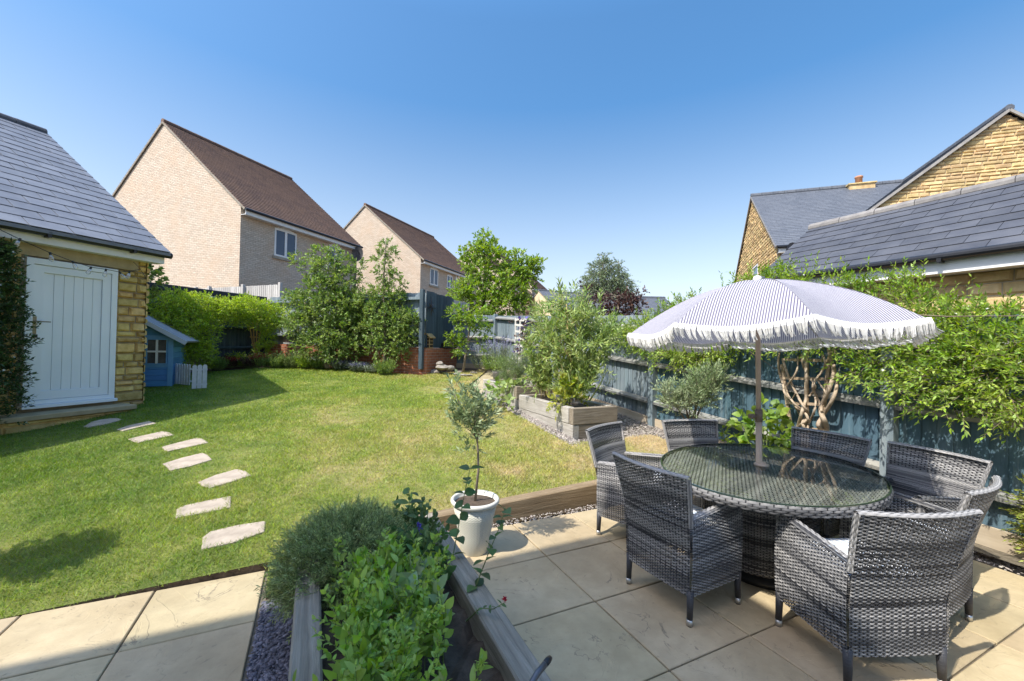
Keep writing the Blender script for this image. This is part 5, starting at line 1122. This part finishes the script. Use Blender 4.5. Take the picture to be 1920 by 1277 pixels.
# maple beyond the corner fence
g=P3(905,690,14.6)
lim=[([g,P3(905,600,14.6),P3(908,540,14.6),P3(912,480,14.6),P3(908,445,14.6)],.10,.02),([P3(906,590,14.6),P3(940,545,14.6),P3(970,510,14.6),P3(1000,495,14.6)],.06,.012),([P3(905,600,14.6),P3(875,555,14.6),P3(860,520,14.6)],.05,.012)]
cl=pxclumps([(1012,494,14.5,8),(972,478,14.5,9),(925,462,14.6,9),(872,478,14.5,9),(907,446,14.6,11),(900,470,14.6,17),(918,478,14.5,17),(880,497,14.5,15),(905,510,14.4,20),(945,485,14.5,14),(958,512,14.4,19),(985,502,14.5,16),(1000,497,14.5,11),(932,540,14.3,22),(888,542,14.3,21),(862,545,14.4,15),(965,545,14.3,22),(990,525,14.5,17),(905,572,14.2,22),(948,572,14.2,22),(862,568,14.3,13),(975,570,14.3,14),(925,590,14.1,13)])
tree('rounded leafy maple rising over the far corner of the blue fence','maple_tree','tree',g,lim,cl,82,lm_acer,.105,.065,.24,7,seed=33)
g=P3(868,698,11.3)
lim=[([g,P3(872,672,11.3),P3(877,650,11.3),P3(880,615,11.35),P3(878,575,11.4)],.04,.012),([P3(877,658,11.3),P3(862,652,11.25),P3(850,655,11.2)],.018,.006),([P3(878,640,11.3),P3(900,615,11.3),P3(905,600,11.3)],.015,.005)]
cl=pxclumps([(850,640,11.2,12),(840,632,11.2,9),(862,655,11.2,13),(868,640,11.25,12),(870,605,11.3,20),(862,585,11.35,16),(890,600,11.3,18),(905,590,11.3,14),(912,620,11.3,13),(905,640,11.3,11),(848,588,11.35,12),(910,660,11.3,9)])
cl=[(x,y,z,q*.85) for x,y,z,q in cl]
tree('small bent fruit tree with open branches in the far corner of the lawn','fruit_tree','tree',g,lim,cl,120,lm_acer,.075,.045,.15,6,seed=34)
# far trees
for j,(lb,tops) in enumerate((('taller of two dark feathery trees rising beyond the fence',[(1130,483,30,9),(1122,505,30,16),(1138,500,30,14),(1115,528,30,22),(1138,525,30,22),(1105,552,30,20),(1128,555,30,26),(1150,550,30,18),(1095,575,30,16)]),('shorter dark feathery tree on the right of its pair',[(1160,498,30,8),(1158,515,30,13),(1168,530,30,16),(1155,542,30,18),(1175,548,30,14),(1165,562,30,18)]))):
    g=at(tops[0][0],640,30); tree(lb,'birch_tree','tree',g,[([g,at(tops[0][0],560,30),at(tops[0][0],490,30)],.14,.03)],pxclumps(tops),26,lm_fir,.14,.05,.55,12,seed=41+j,droop=.45,upw=.2,group='feathery trees beyond the fence')
g=at(1160,630,10.2); tree('bronze purple shrub showing over the right fence','bronze_shrub','shrub',g,[([g,at(1160,590,10.2),at(1158,555,10.2)],.03,.01)],pxclumps([(1140,590,10.2,18),(1165,580,10.2,20),(1185,588,10.2,16),(1150,560,10.2,16),(1175,562,10.2,13),(1195,554,10.2,8),(1205,547,10.2,5),(1098,545,10.2,6),(1088,535,10.2,4),(1110,565,10.2,12),(1125,578,10.2,14),(1200,572,10.2,10)]),120,lm_bronze,.06,.045,.15,6,seed=43)
# golden clipped climbers on the left fence
def climber(label,name,loc,vol,n,lmat,L,Wd,tl,k,seed,dirn,extra=None,flowers=None,K=1,ang=.9,group=None,up=.4,cat='climber'):
    rs=np.random.RandomState(seed); r=thing(name,label,cat,tuple(loc),0,group); O,Dd=vol(rs,n); O=O-np.array(loc)
    lf,tw=sprays(rs,O,Dd,tl,k,L,Wd,ang,.12,K,.0018); plant_parts(r,[lf],[tw],lmat,m_twig,'foliage','stems',extra)
    if flowers: 
        m_=rs.choice(len(O),flowers[1]); P=np.repeat(O[m_]+unit(Dd[m_])*tl*1.0,5,0); a=np.tile(np.arange(5)*2*PI/5,len(m_)); d=unit(Dd[m_]); d=np.repeat(d,5,0); ref=np.cross(d,[0,0,1.]); ref=unit(ref); up_=np.cross(ref,d); dd_=ref*np.cos(a)[:,None]+up_*np.sin(a)[:,None]+d*.25
        V,Fc=leafmesh(P,dd_,d,np.full(len(P),flowers[2]),np.full(len(P),flowers[2]*.6),1,.1,.1)
        if flowers[1]>30: mk('flowers',V,Fc,flowers[0],r)
        else:
            for q in range(flowers[1]): mk('flower',V[q*25:q*25+25],Fc[:20],flowers[0],r)
    return r
def pxvol(bl,along,out):
    """blobs (px,py,Y,rx,ry) in photo pixels; filled with twigs pointing outwards."""
    def f(rs,n):
        A=np.array([b[3]*b[4] for b in bl],float); A/=A.sum(); Os=[];Ds=[]
        for b,a in zip(bl,A):
            c=at(b[0],b[1],b[2]); m_=max(4,int(n*a)); rx=b[3]/FPX*b[2]; ry=b[4]/FPX*b[2]; rz=(b[5] if len(b)>5 else .35); o,d=inball(rs,m_,(0,0,0),(1,1,1),.35)
            P=np.array(along)*(o[:,:1]*rx)+np.array(out)*(o[:,1:2]*rz)+np.array([0,0,1.])*(o[:,2:3]*ry); Os.append(c+P); Ds.append(np.array(along)*d[:,:1]*.6+np.array(out)*(d[:,1:2]*.6+.25)+np.array([0,0,1.])*(d[:,2:3]*.7+.35)+rs.randn(m_,3)*.35)
        return np.concatenate(Os),np.concatenate(Ds)
    return f
aL=(*D,0); oL=(*NX,0)
bl=[(300,575,9.6,28,22),(335,572,10,30,24),(370,575,10.4,30,24),(400,585,10.7,22,20),(310,610,9.6,26,22),(345,610,9.9,30,26),(380,620,10.3,25,28),(330,650,9.6,26,28,.25),(365,655,10,24,26,.25),(385,665,10.2,14,18,.2)]
climber('golden climber nearest the playhouse, forming a deep hedge down the left fence','clipped_climber',at(345,690,9.9),pxvol(bl,aL,oL),2600,lm_hedge,.05,.024,.17,9,51,oL)
bl=[(430,582,11,26,20),(462,580,11.3,28,22),(495,588,11.8,28,22),(525,598,12.2,20,18),(450,598,11.2,24,12),(490,606,11.6,26,12),(500,635,11.6,12,22,.15),(490,660,11.5,10,14,.12)]
climber('golden climber over the wooden fan trellis, beside the apple tree','clipped_climber',at(490,690,11.5),pxvol(bl,aL,oL),1900,lm_hedge,.05,.024,.17,9,52,oL)
q0=onplane(478,668,(*(Lf0+NX*.25),0),(*NX,0)); tr=thing('fan_trellis','small honey coloured fan trellis below the left climbers','trellis',tuple(q0)); 
def lt(px,py): return tuple(rel(onplane(px,py,(*(Lf0+NX*.25),0),(*NX,0)),q0))
for a,b in (((478,668),(466,600)),((478,668),(474,600)),((479,668),(483,600)),((480,668),(492,600))): MB().bar(lt(*a),lt(*b),.03,.02,(*NX,0)).build('upright',m_wood,tr)
for a,b in (((466,614),(490,614)),((469,632),(486,632)),((472,645),(483,645))): MB().bar(lt(*a),lt(*b),.03,.022,(*NX,0)).build('crossbar',m_wood,tr)
# dark jasmine on the garage wall
def jv(rs,n):
    t=rs.rand(n)**.8; zz=.42+2.35*t; base=onplane(-24,640,(*(GC+NX*.08),0),(*NX,0)); wdt=.23*(.55+.6*np.sin(PI*np.clip(t*.9+.1,0,1)))*np.where(t<.25,1.25,1); y=rs.uniform(-1.4,1,n)*wdt; o=rs.rand(n)**1.2*.30*(1.3-t*.5)
    P=np.array([*base[:2],0])+np.array([*D,0])*y[:,None]+np.array([*NX,0])*o[:,None]; P[:,2]=zz; return P,np.array([*NX,0])*.7+np.array([*D,0])*(rs.randn(n)[:,None]*.6)+np.array([0,0,1.])*(rs.rand(n)[:,None]*.8)
climber('dark star jasmine dotted with white flowers climbing left of the white door','jasmine',tuple(onplane(22,815,(*(GC+NX*.1),0),(*NX,0))),jv,1500,lm_dark,.055,.023,.13,8,53,oL,flowers=(lm_wfl,170,.017))
def jv2(rs,n): o,d=inball(rs,n,at(287,525,8.3),(.12,.12,.28)); return o,d
climber('leafy ivy shoot poking out at the back corner of the garage','ivy',tuple(at(287,560,8.3)),jv2,60,lm_apple,.09,.07,.12,5,54,oL)
# ---- climber along the right fence
def ofence(px,py,off): return onplane(px,py,(*(fpt(0)+nF*off),0),(*nF,0))
def rv(seg):
    def f(rs,n):
        Os=[];Ds=[]; tot=sum((b-a)*(zh-zl) for a,b,zl,zh,o in seg)
        for a,b,zl,zh,o in seg:
            m_=int(n*(b-a)*(zh-zl)/tot); t=rs.uniform(a,b,m_); v=rs.rand(m_); out=(rs.rand(m_)**1.0)*o*(.35+.65*np.sin(PI*np.clip(v*.8+.25,0,1)))-.16*(v>.62)*rs.rand(m_)*2; z=zl+(zh-zl)*v+.10*np.sin(t*4.3)*v+.06*np.sin(t*11)*v
            base=np.array([fpt(x) for x in t]); P=np.concatenate([base+nF[None]*out[:,None],z[:,None]],1); Os.append(P)
            dv_=np.array([*nF,0])*(.55*rs.rand(m_)[:,None]+.1)+np.array([*W,0])*(rs.randn(m_)[:,None]*.55)+np.array([0,0,1.])*((v-.25)[:,None]*1.1+rs.randn(m_)[:,None]*.4); Ds.append(dv_)
        return np.concatenate(Os),np.concatenate(Ds)
    return f
seg=[(-.4,.9,1.2,1.9,.4),(.9,1.35,1.16,1.90,.40),(1.0,1.7,1.5,1.93,.25),(1.35,1.75,1.24,1.94,.34),(1.75,2.2,1.36,2.12,.32),(2.2,2.7,1.66,2.32,.30),(2.7,3.5,1.70,2.42,.3),(3.5,4.5,1.46,2.28,.3),(4.5,5.3,1.62,2.06,.26),(5.3,6.5,1.72,2.0,.18)]
def rv2(seg):
    g=rv(seg)
    def f(rs,n):
        O,Dd=g(rs,n); m_=330; t=rs.uniform(1.0,5.2,m_); b=np.array([fpt(x) for x in t])+nF[None]*rs.uniform(.12,.55,m_)[:,None]; zl=np.interp(t,[1,1.9,2.3,3.2,3.6,4.4,5.2],[1.08,1.2,1.55,1.6,1.4,1.35,1.6]); z=zl+rs.rand(m_)*.35
        D2=np.array([*nF,0])*.5+np.array([*W,0])*(rs.randn(m_)[:,None]*.6)+np.array([0,0,1.])*(rs.randn(m_)[:,None]*.5-.25); return np.concatenate([O,np.concatenate([b,z[:,None]],1)]),np.concatenate([Dd,D2])
    return f
mb=MB(); rs=np.random.RandomState(9); lc=fpt(1.5); lc=np.array([lc[0],lc[1],1.8])
# bare runners
for i in range(11):
    t=rs.uniform(1.0,5.2); z=rs.uniform(1.45,1.95); o=rs.uniform(.05,.3); pts=[]; dt=rs.uniform(-.22,.22); dz=rs.uniform(-.05,.05)
    for j in range(5): b=fpt(t+dt*j)+nF*(o+.04*math.sin(j*1.7+i)); pts.append(np.array([b[0],b[1],z+dz*j-.012*j*j+.02*math.sin(j*2+i)])-lc)
    mb.tube(pts,np.linspace(.006,.002,5),5)
for i in range(22):
    t=rs.uniform(3.6,4.5); b=fpt(t)+nF*rs.uniform(.1,.25); p=np.array([b[0],b[1],1.68+rs.uniform(-.1,.15)])-lc; mb.tube([p,p+np.array([*(W*rs.uniform(-.3,.3)),rs.uniform(-.2,.05)])+np.array([*(nF*.06),0])],[.004,.002],4)
cb_=climber('bright green climber tumbling over the right hand fence behind the parasol','climbing_plant',tuple(lc),rv2(seg),4000,lm_bright,.049,.017,.19,11,55,(*nF,0),extra=mb,flowers=(lm_wfl,60,.013))
# tall shoots above it
rs=np.random.RandomState(14); n=64; t=rs.uniform(-.3,3.6,n); b=np.array([fpt(x) for x in t])+nF[None]*rs.uniform(-.1,.2,n)[:,None]; z0=np.interp(t,[1.2,1.5,1.9,2.5,3.2,4.2],[1.78,1.9,2.08,2.28,2.38,2.25]); O=np.concatenate([b,z0[:,None]],1)-lc
lf,tw=sprays(rs,O,np.stack([rs.randn(n)*.18,rs.randn(n)*.18,np.ones(n)],1),.26,8,.045,.015,.8,.0,1,.0016,start=.35); fo=[c for c in cb_.children if c.name.startswith('foliage')][0]; V0=np.array([v.co for v in fo.data.vertices]); F0=np.array([tuple(p.vertices) for p in fo.data.polygons]); V,Fc=join([(V0,F0),lf]); bpy.data.objects.remove(fo); mk('foliage',V,Fc,lm_bright,cb_)
# twisted vine on its trellis
VO=ofence(1515,810,.13)
vt=thing('trellis','brown timber trellis on the right fence behind the twisted vine','trellis',tuple(VO))
def vp(x,y,off=.13,o=None): return rel(ofence(1420+x/5.805,640+y/5.805,off),VO)
for a,b in (((270,250),(372,1010)),((535,150),(540,1010)),((790,150),(690,1010))): MB().bar(tuple(vp(*a,.09)),tuple(vp(*b,.09)),.032,.022,(*nF,0)).build('upright',m_trel,vt)
for a,b in (((285,400),(755,412)),((310,670),(730,690)),((365,935),(690,965)),((270,200),(800,210))): MB().bar(tuple(vp(*a,.105)),tuple(vp(*b,.105)),.028,.018,(*nF,0)).build('crossbar',m_trel,vt)
vn=thing('twisted_vine','pale bare twisted vine stems on the trellis behind the table','vine',tuple(VO)); mb=MB()
ST=[([(250,60),(225,200),(235,340),(285,480),(290,560),(365,650),(475,740),(540,800),(560,880)],.016,.020),
([(770,60),(800,190),(835,310),(815,430),(755,590),(700,690),(690,780),(725,850),(760,930),(740,1010),(700,1120)],.024,.040),
([(830,240),(858,400),(865,520),(815,650),(745,760),(690,850),(655,905),(680,950),(730,1000),(710,1120)],.022,.034),
([(560,60),(535,200),(528,350),(545,500),(530,640),(500,720),(470,830),(440,940),(415,1030),(380,1130),(400,1200),(380,1290)],.022,.028),
([(440,150),(445,290),(385,410),(310,490),(330,590),(420,700),(520,760),(560,830),(500,890),(450,920),(480,1000)],.014,.020),
([(700,130),(745,230),(720,310),(650,395),(595,480),(625,570),(690,690),(700,770)],.015,.018),
([(270,180),(350,420),(420,560),(490,690),(545,760),(560,800),(480,880),(520,960)],.018,.022),
([(600,420),(625,560),(640,690),(610,790),(575,860),(545,930),(560,1010)],.014,.018),
([(335,735),(270,800),(268,880),(312,960),(360,1030)],.010,.011),
([(650,420),(745,550),(735,610),(690,700)],.012,.012),
([(480,130),(490,240),(520,330),(600,440),(640,490),(600,560),(560,600)],.014,.014),
([(380,660),(470,820),(520,940)],.010,.010),([(420,560),(370,640),(420,720),(470,760)],.011,.011)]
for i,(pp,r0,r1) in enumerate(ST):
    # resample smoothly
    Q=np.array(pp,float); tt=np.linspace(0,len(Q)-1,len(Q)*5); X=np.interp(tt,range(len(Q)),Q[:,0]);Y=np.interp(tt,range(len(Q)),Q[:,1])
    kx=np.ones(5)/5; Xs=np.convolve(np.pad(X,2,'edge'),kx,'valid');Ys=np.convolve(np.pad(Y,2,'edge'),kx,'valid')
    mb.tube([vp(x,y,.15+.05*math.sin(i*1.3+j*.35)) for j,(x,y) in enumerate(zip(Xs,Ys))],np.linspace(r0,r1,len(Xs))*.66,8)
for (x,y),(dx,dy) in (((380,1130),(0,330)),((705,1120),(10,340)),((480,1000),(20,420)),((730,1000),(-60,460)),((520,960),(20,480)),((560,1010),(-40,420))): mb.tube([vp(x,y,.15),vp(x+dx*.5+15,y+dy*.5,.17),vp(x+dx,y+dy,.14)],[.020,.022,.026],8)
mb.build('stems',m_vine,vn,True)
# hydrangea-like leaves and little olive by the fence
lm_big=leafmat('broad_leaf',(.18,.30,.05),(.27,.39,.08),.25,.02,.5)
g=ofence(1440,850,.35); g[2]=.12; rs=np.random.RandomState(61); r=plant('broad_leaf_plant','plant with large heart shaped green leaves below the twisted vine','plant',tuple(g)); cl=[rel(ofence(x,y,.35),g) for x,y in ((1405,795),(1430,800),(1450,790),(1470,815),(1420,825),(1455,830),(1395,820),(1440,775))]
O,Dd=clumps(rs,[(*c,.10) for c in cl],70,.7,.5,.5); lf,tw=sprays(rs,O,Dd,.10,4,.085,.075,1.0,.1,3,.002,start=.5,curl=.35); mb=MB()
for c in cl: mb.tube([(0,0,0),tuple(np.array(c)*.5+np.array([0,.02,.03])),tuple(c)],[.006,.005,.003],5)
plant_parts(r,[lf],[tw],lm_big,m_stemg,extra=mb)
g=ofence(1355,850,.3); g[2]=.15; r=plant('low_plant','low ragged green plant between two chairs at the fence','plant',tuple(g)); cl=[rel(ofence(x,y,.3),g) for x,y in ((1350,812),(1370,820),(1385,812),(1360,830))]; O,Dd=clumps(rs,[(*c,.09) for c in cl],60,.7,.6,.5); lf,tw=sprays(rs,O,Dd,.12,6,.05,.026,.9,.1,1,.002); plant_parts(r,[lf],[tw],lm_bright,m_stemg)
g=at(1296,835,4.9); g[2]=.26; r=plant('olive_bush','bushy potted olive with two rounded heads at the fence post','olive',tuple(g)); mb=MB()
MB().lathe([(.14,0),(.19,.36),(.2,.38),(.185,.38),(.18,.34),(.0001,.335)],24).build('pot',M('dark_pot',(.05,.05,.055),(.08,.08,.08),.5,6),r,True)
b0=rel(at(1296,800,4.9),g)
for q in ((1290,740),(1320,710),(1310,735),(1255,745),(1335,720),(1275,725)): mb.tube([b0*np.array([1,1,.9]),(b0+rel(at(*q,4.9),g))/2,rel(at(*q,4.9),g)],[.016,.008,.004],6)
mb.tube([(0,0,.33),tuple(b0)],[.022,.018],8)
cl=[(*rel(at(x,y,4.9),g),q/FPX*4.9) for x,y,q in ((1320,725,26),(1300,740,24),(1335,712,20),(1285,755,22),(1312,758,20),(1258,748,16),(1250,735,12),(1345,725,13),(1270,765,12),(1262,760,14),(1325,745,18))]
O,Dd=clumps(rs,cl,420,.6,.8,.35); lf,tw=sprays(rs,O,Dd,.15,11,.045,.011,.6,.05,1,.0014); plant_parts(r,[lf],[tw],lm_olive,m_twig,extra=mb)
g=ofence(1905,985,.2); r=plant('golden_conifer','tip of a yellow green conifer at the right edge by the fence','shrub',(g[0]+.0,g[1],.02)); O,Dd=clumps(rs,[(.17,-.08,.50,.10),(.20,-.10,.36,.13),(.15,-.08,.60,.05),(.22,-.12,.22,.14)],900,.8,.0,.3); lf,tw=sprays(rs,O,Dd,.14,12,.03,.010,.5,.1,1,.002); mb=MB(); mb.tube([(.2,-.1,0),(.18,-.08,.5)],[.02,.01],6); plant_parts(r,[lf],[tw],lm_yel,m_twig,extra=mb)
# ---- tall plants in the near bed
def stalk(label,px0,px1,Y,tops,lm,seed,per=150,L=.085,Wd=.03,tl=.2,k=8,stem=.014,name='tall_leafy_plant',cat='plant',bm_=m_stemg,ang=.9,droop=.3,upw=.6,rise=False):
    rs=np.random.RandomState(seed); g=at(px0[0],px0[1],Y); r=plant(name,label,cat,tuple(g)); cl=[(*rel(at(x,y,Y+(dy if len(q)==0 else q[0])),g),rr/FPX*Y) for (x,y,rr,*q) in tops for dy in (0,)]
    mb=MB(); top=rel(at(px1[0],px1[1],Y),g); mb.tube([(0,0,0),tuple(top*.5+np.array([.02,0,0])),tuple(top)],[stem,stem*.85,stem*.4],7)
    for c in cl: a=top*rs.uniform(.35,.8); mb.tube([tuple(a),tuple((a+np.array(c[:3]))/2+rs.randn(3)*.02),tuple(c[:3])],[stem*.4,stem*.25,.002],4,False)
    O,Dd=clumps(rs,cl,per*(.38 if rise else 1),.7,upw,.55); lf,tw=sprays(rs,O,Dd,tl,k,L,Wd,ang,droop,1,.002); LF,TW=[lf],[tw]
    if rise:     # leafy stems growing up from the bed into the crown
        for q in cl:
            for h in range(2):
                e=np.array(q[:3])+rs.randn(3)*np.array([.07,.07,.06]); s0=np.array([rs.uniform(-.16,.16),rs.uniform(-.16,.16),0.]); d=e-s0; ln=np.linalg.norm(d)*1.12
                a_,b_=sprays(rs,s0[None],(d/ln+np.array([0,0,.10]))[None],ln,46,L*1.15,Wd*1.2,.95,.10,1,.0035,start=.18); LF.append(a_); TW.append(b_)
    plant_parts(r,LF,TW,lm,bm_,extra=mb); return r
m_stemy=M('straw_stem',(.36,.28,.12),(.44,.34,.18),.8,20,stretch=(1,1,.2))
stalk('tallest leafy plant of the near raised bed, with thick straw coloured stem',(1067,752),(1062,570),6.35,[(1060,575,22),(1040,590,22),(1085,590,20),(1065,615,30),(1035,625,26),(1100,610,22),(1055,650,24),(1090,645,24),(1068,690,14),(1062,730,12),(1120,630,16),(1045,690,16),(1085,690,14),(1040,665,18),(1078,670,14)],lm_pale,71,150,.10,.028,stem=.022,bm_=m_stemy,rise=True)
stalk('leafy plant at the fence side of the near raised bed, reaching the blue boards',(1095,748),(1110,610),6.15,[(1100,590,18),(1120,600,18),(1135,620,20),(1110,635,24),(1140,645,16),(1125,660,18),(1095,665,20),(1110,700,12),(1150,632,10)],lm_pale,72,140,.09,.026,rise=True)
stalk('leafy plant at the back end of the near raised bed',(1023,742),(1015,600),6.9,[(1020,585,20),(1003,612,14),(1030,610,24),(1012,640,22),(1000,642,12),(1025,660,22),(1005,675,18),(1022,700,14),(1045,565,16),(1075,555,12),(1000,700,14),(1012,715,12),(1035,690,14)],lm_pale,73,140,.10,.028,stem=.018,bm_=m_stemy,rise=True)
stalk('thin loose spray arching right from the near raised bed',(1105,752),(1140,690),6.1,[(1140,690,8),(1148,668,7),(1132,715,7),(1128,735,6)],lm_fennel,74,160,.05,.012)
stalk('short yellowing plant at the foot of the tall stems in the near bed',(1068,757),(1066,700),6.1,[(1066,725,12),(1058,745,9),(1075,745,10),(1045,750,8)],lm_yel,75,170,.08,.05)
stalk('wispy fennel in the farther raised bed',(975,735),(970,680),7.8,[(970,690,20),(955,700,18),(985,705,18),(965,715,18),(990,690,14),(945,690,14)],lm_fennel,76,220,.06,.006,name='fennel',k=12)
stalk('broad leaved squash trailing over the edge of the farther raised bed',(950,735),(945,725),7.6,[(945,728,8,-.1),(930,728,8,-.1),(960,730,8,-.1),(943,742,6,-.55),(945,752,5,-.6),(920,730,7,.3)],lm_pale,77,110,.11,.10,name='squash_plant',k=4)
stalk('silvery grey herb growing at the back of the farther raised bed',(1000,725),(1000,690),7.7,[(1000,700,12),(990,680,11),(1005,672,10),(975,690,9)],lm_grey,78,150,.05,.012,name='grey_herb')
# lavender-blue sage and pots in the far corner
def tuft(label,name,px,py,Y,rad,h,lm,seed,n=220,fl=None,cat='plant',L=.05,Wd=.012,k=10,z=None):
    rs=np.random.RandomState(seed); g=at(px,py,Y); r=plant(name,label,cat,tuple(g)); a=rs.rand(n)*2*PI; q=rs.rand(n)**.5*rad; O=np.stack([q*np.cos(a)*.6,q*np.sin(a)*.6,0*a],1); Dd=np.stack([np.cos(a)*q/rad*.6,np.sin(a)*q/rad*.6,np.ones(n)],1)+rs.randn(n,3)*.12
    lf,tw=sprays(rs,O,Dd,h,k,L,Wd,.7,.05,1,.0025); plant_parts(r,[lf],[tw],lm,m_stemg)
    if fl is not None: lf,tw=sprays(rs,O+unit(Dd)*h*.75,Dd,h*.35,10,.022,.014,.9,0,1,.001); V,Fc=join([lf]); mk('flowers',V,Fc,fl,r)
    return r
tuft('hazy lavender blue sage left of the ladder trellis','russian_sage',945,690,10.6,.40,.72,lm_grey,81,110,lm_lav)
tuft('lavender blue sage tuft under the fruit tree by the corner fence','russian_sage',905,690,11.3,.36,.62,lm_grey,82,90,lm_lav)
tuft('low green leafy shrub in front of the corner fence','corner_shrub',925,694,10.9,.3,.35,lm_apple,83,120,None,L=.06,Wd=.03,k=7)
g=lawn_at(936,716); r=plant('plant_pot','dark round pot of small plants at the far end of the raised beds','pot',tuple(g)); MB().lathe([(.13,0),(.17,.22),(.175,.25),(.155,.25),(.15,.2),(.001,.2)],20).build('body',M('dark_pot',(.09,.085,.08),(.14,.13,.12),.7,6),r,True); O,Dd=clumps(rs,[(0,0,.36,.16),(.1,0,.42,.1)],220,.7,.6,.5); lf,tw=sprays(rs,O,Dd,.14,8,.04,.016); plant_parts(r,[lf],[tw],lm_apple,m_stemg)
# ladder trellis with clematis
LT=ofence(975,680,.12); lt_=thing('ladder_trellis','pale ladder trellis leaning on the right fence near its far end','trellis',tuple(LT))
def lp(x,y,off=.12): return tuple(rel(ofence(x,y,off),LT))
m_lt=M('pale_trellis',(.52,.50,.45),(.62,.6,.55),.7,8)
for a,b in (((967,596),(966,680)),((976,598),(973,680)),((987,597),(976,680))): MB().bar(lp(*a),lp(*b),.05,.025,(*nF,0)).build('upright',m_lt,lt_)
for a,b in (((966,600),(988,601)),((966,609),(986,611)),((966,621),(984,623)),((966,634),(982,636)),((966,647),(980,649)),((966,660),(978,661)),((966,672),(976,673))): MB().bar(lp(*a),lp(*b),.05,.03,(*nF,0)).build('rung',m_lt,lt_)
def cv(rs,n): c=np.array([ofence(x,y,.18) for x,y in ((990,598),(992,606),(985,625),(978,630),(975,655),(984,640))]); i=rs.randint(0,6,n); return c[i]+rs.randn(n,3)*.08,unit(rs.randn(n,3))+np.array([*nF,0])*.4
climber('dusky purple clematis on the ladder trellis','clematis',tuple(ofence(985,640,.18)),cv,70,lm_bronze,.06,.04,.1,5,84,(*nF,0),flowers=(lm_purple,22,.05))
# ---- flower border along the left fence and brick wall
bd=[(408,690,11.2,'dark green tuft of border plants beside the white pickets',lm_apple,None,.22,.28),(430,686,11.6,'red leaved border plant right of the white pickets',lm_bronze,lm_red,.2,.26),(452,684,11.9,'rounded fresh green plant in the middle of the left border',lm_acer,None,.26,.34),(470,686,12,'low dark purple plant in the left border',lm_bronze,None,.2,.24),(492,685,12.2,'pale green plant with pink flowers in the left border',lm_pale,lm_red,.28,.34),(520,686,12.3,'bushy green border plant below the last left climber',lm_apple,None,.22,.3),(545,686,12.2,'feathery pale border plant at the corner of fence and wall',lm_fennel,None,.26,.42),(573,688,11.6,'green tuft at the left end of the brick wall',lm_acer,None,.2,.3),(640,690,11.15,'silvery lavender mound under the apple tree',lm_grey,lm_lav,.3,.22),(672,693,11.0,'low grey lavender clump between the two wall trees',lm_grey,lm_lav,.28,.2),(700,695,10.9,'flat grey green clump before the brick wall',lm_grey,None,.25,.16),(722,699,10.6,'green tuft hiding the foot of the pear tree',lm_apple,None,.24,.34),(600,688,11.4,'mixed green clump below the apple tree trunk',lm_apple,lm_wfl,.26,.32)]
for i,(px,py,Y,lb,lm,fl,rad,h) in enumerate(bd):
    p=lawn_at(px,py+4); tuft(lb,'border_plant',px,py+3,p[1]-.05 if p[1]<13 else Y,rad,h,lm,90+i,150,fl,L=.06,Wd=.025,k=8)
# standard bay tree outside the picture on the left; its shade falls on the grass
g=np.array([-4.45,1.95,lawnz(1.95)]); tree('standard bay tree on the lawn left of the paving','bay_tree','tree',g,[([g,g+[0,.02,.8],g+[0,0,1.9]],.03,.015)],[(-4.48,1.93,2.0,.19),(-4.62,1.82,1.88,.14),(-4.3,2.05,1.95,.15),(-4.45,2.0,2.2,.14)],190,lm_apple,.09,.04,.16,7,seed=99)
print('polys',sum(len(o.data.polygons) for o in bpy.data.objects if o.type=='MESH'))
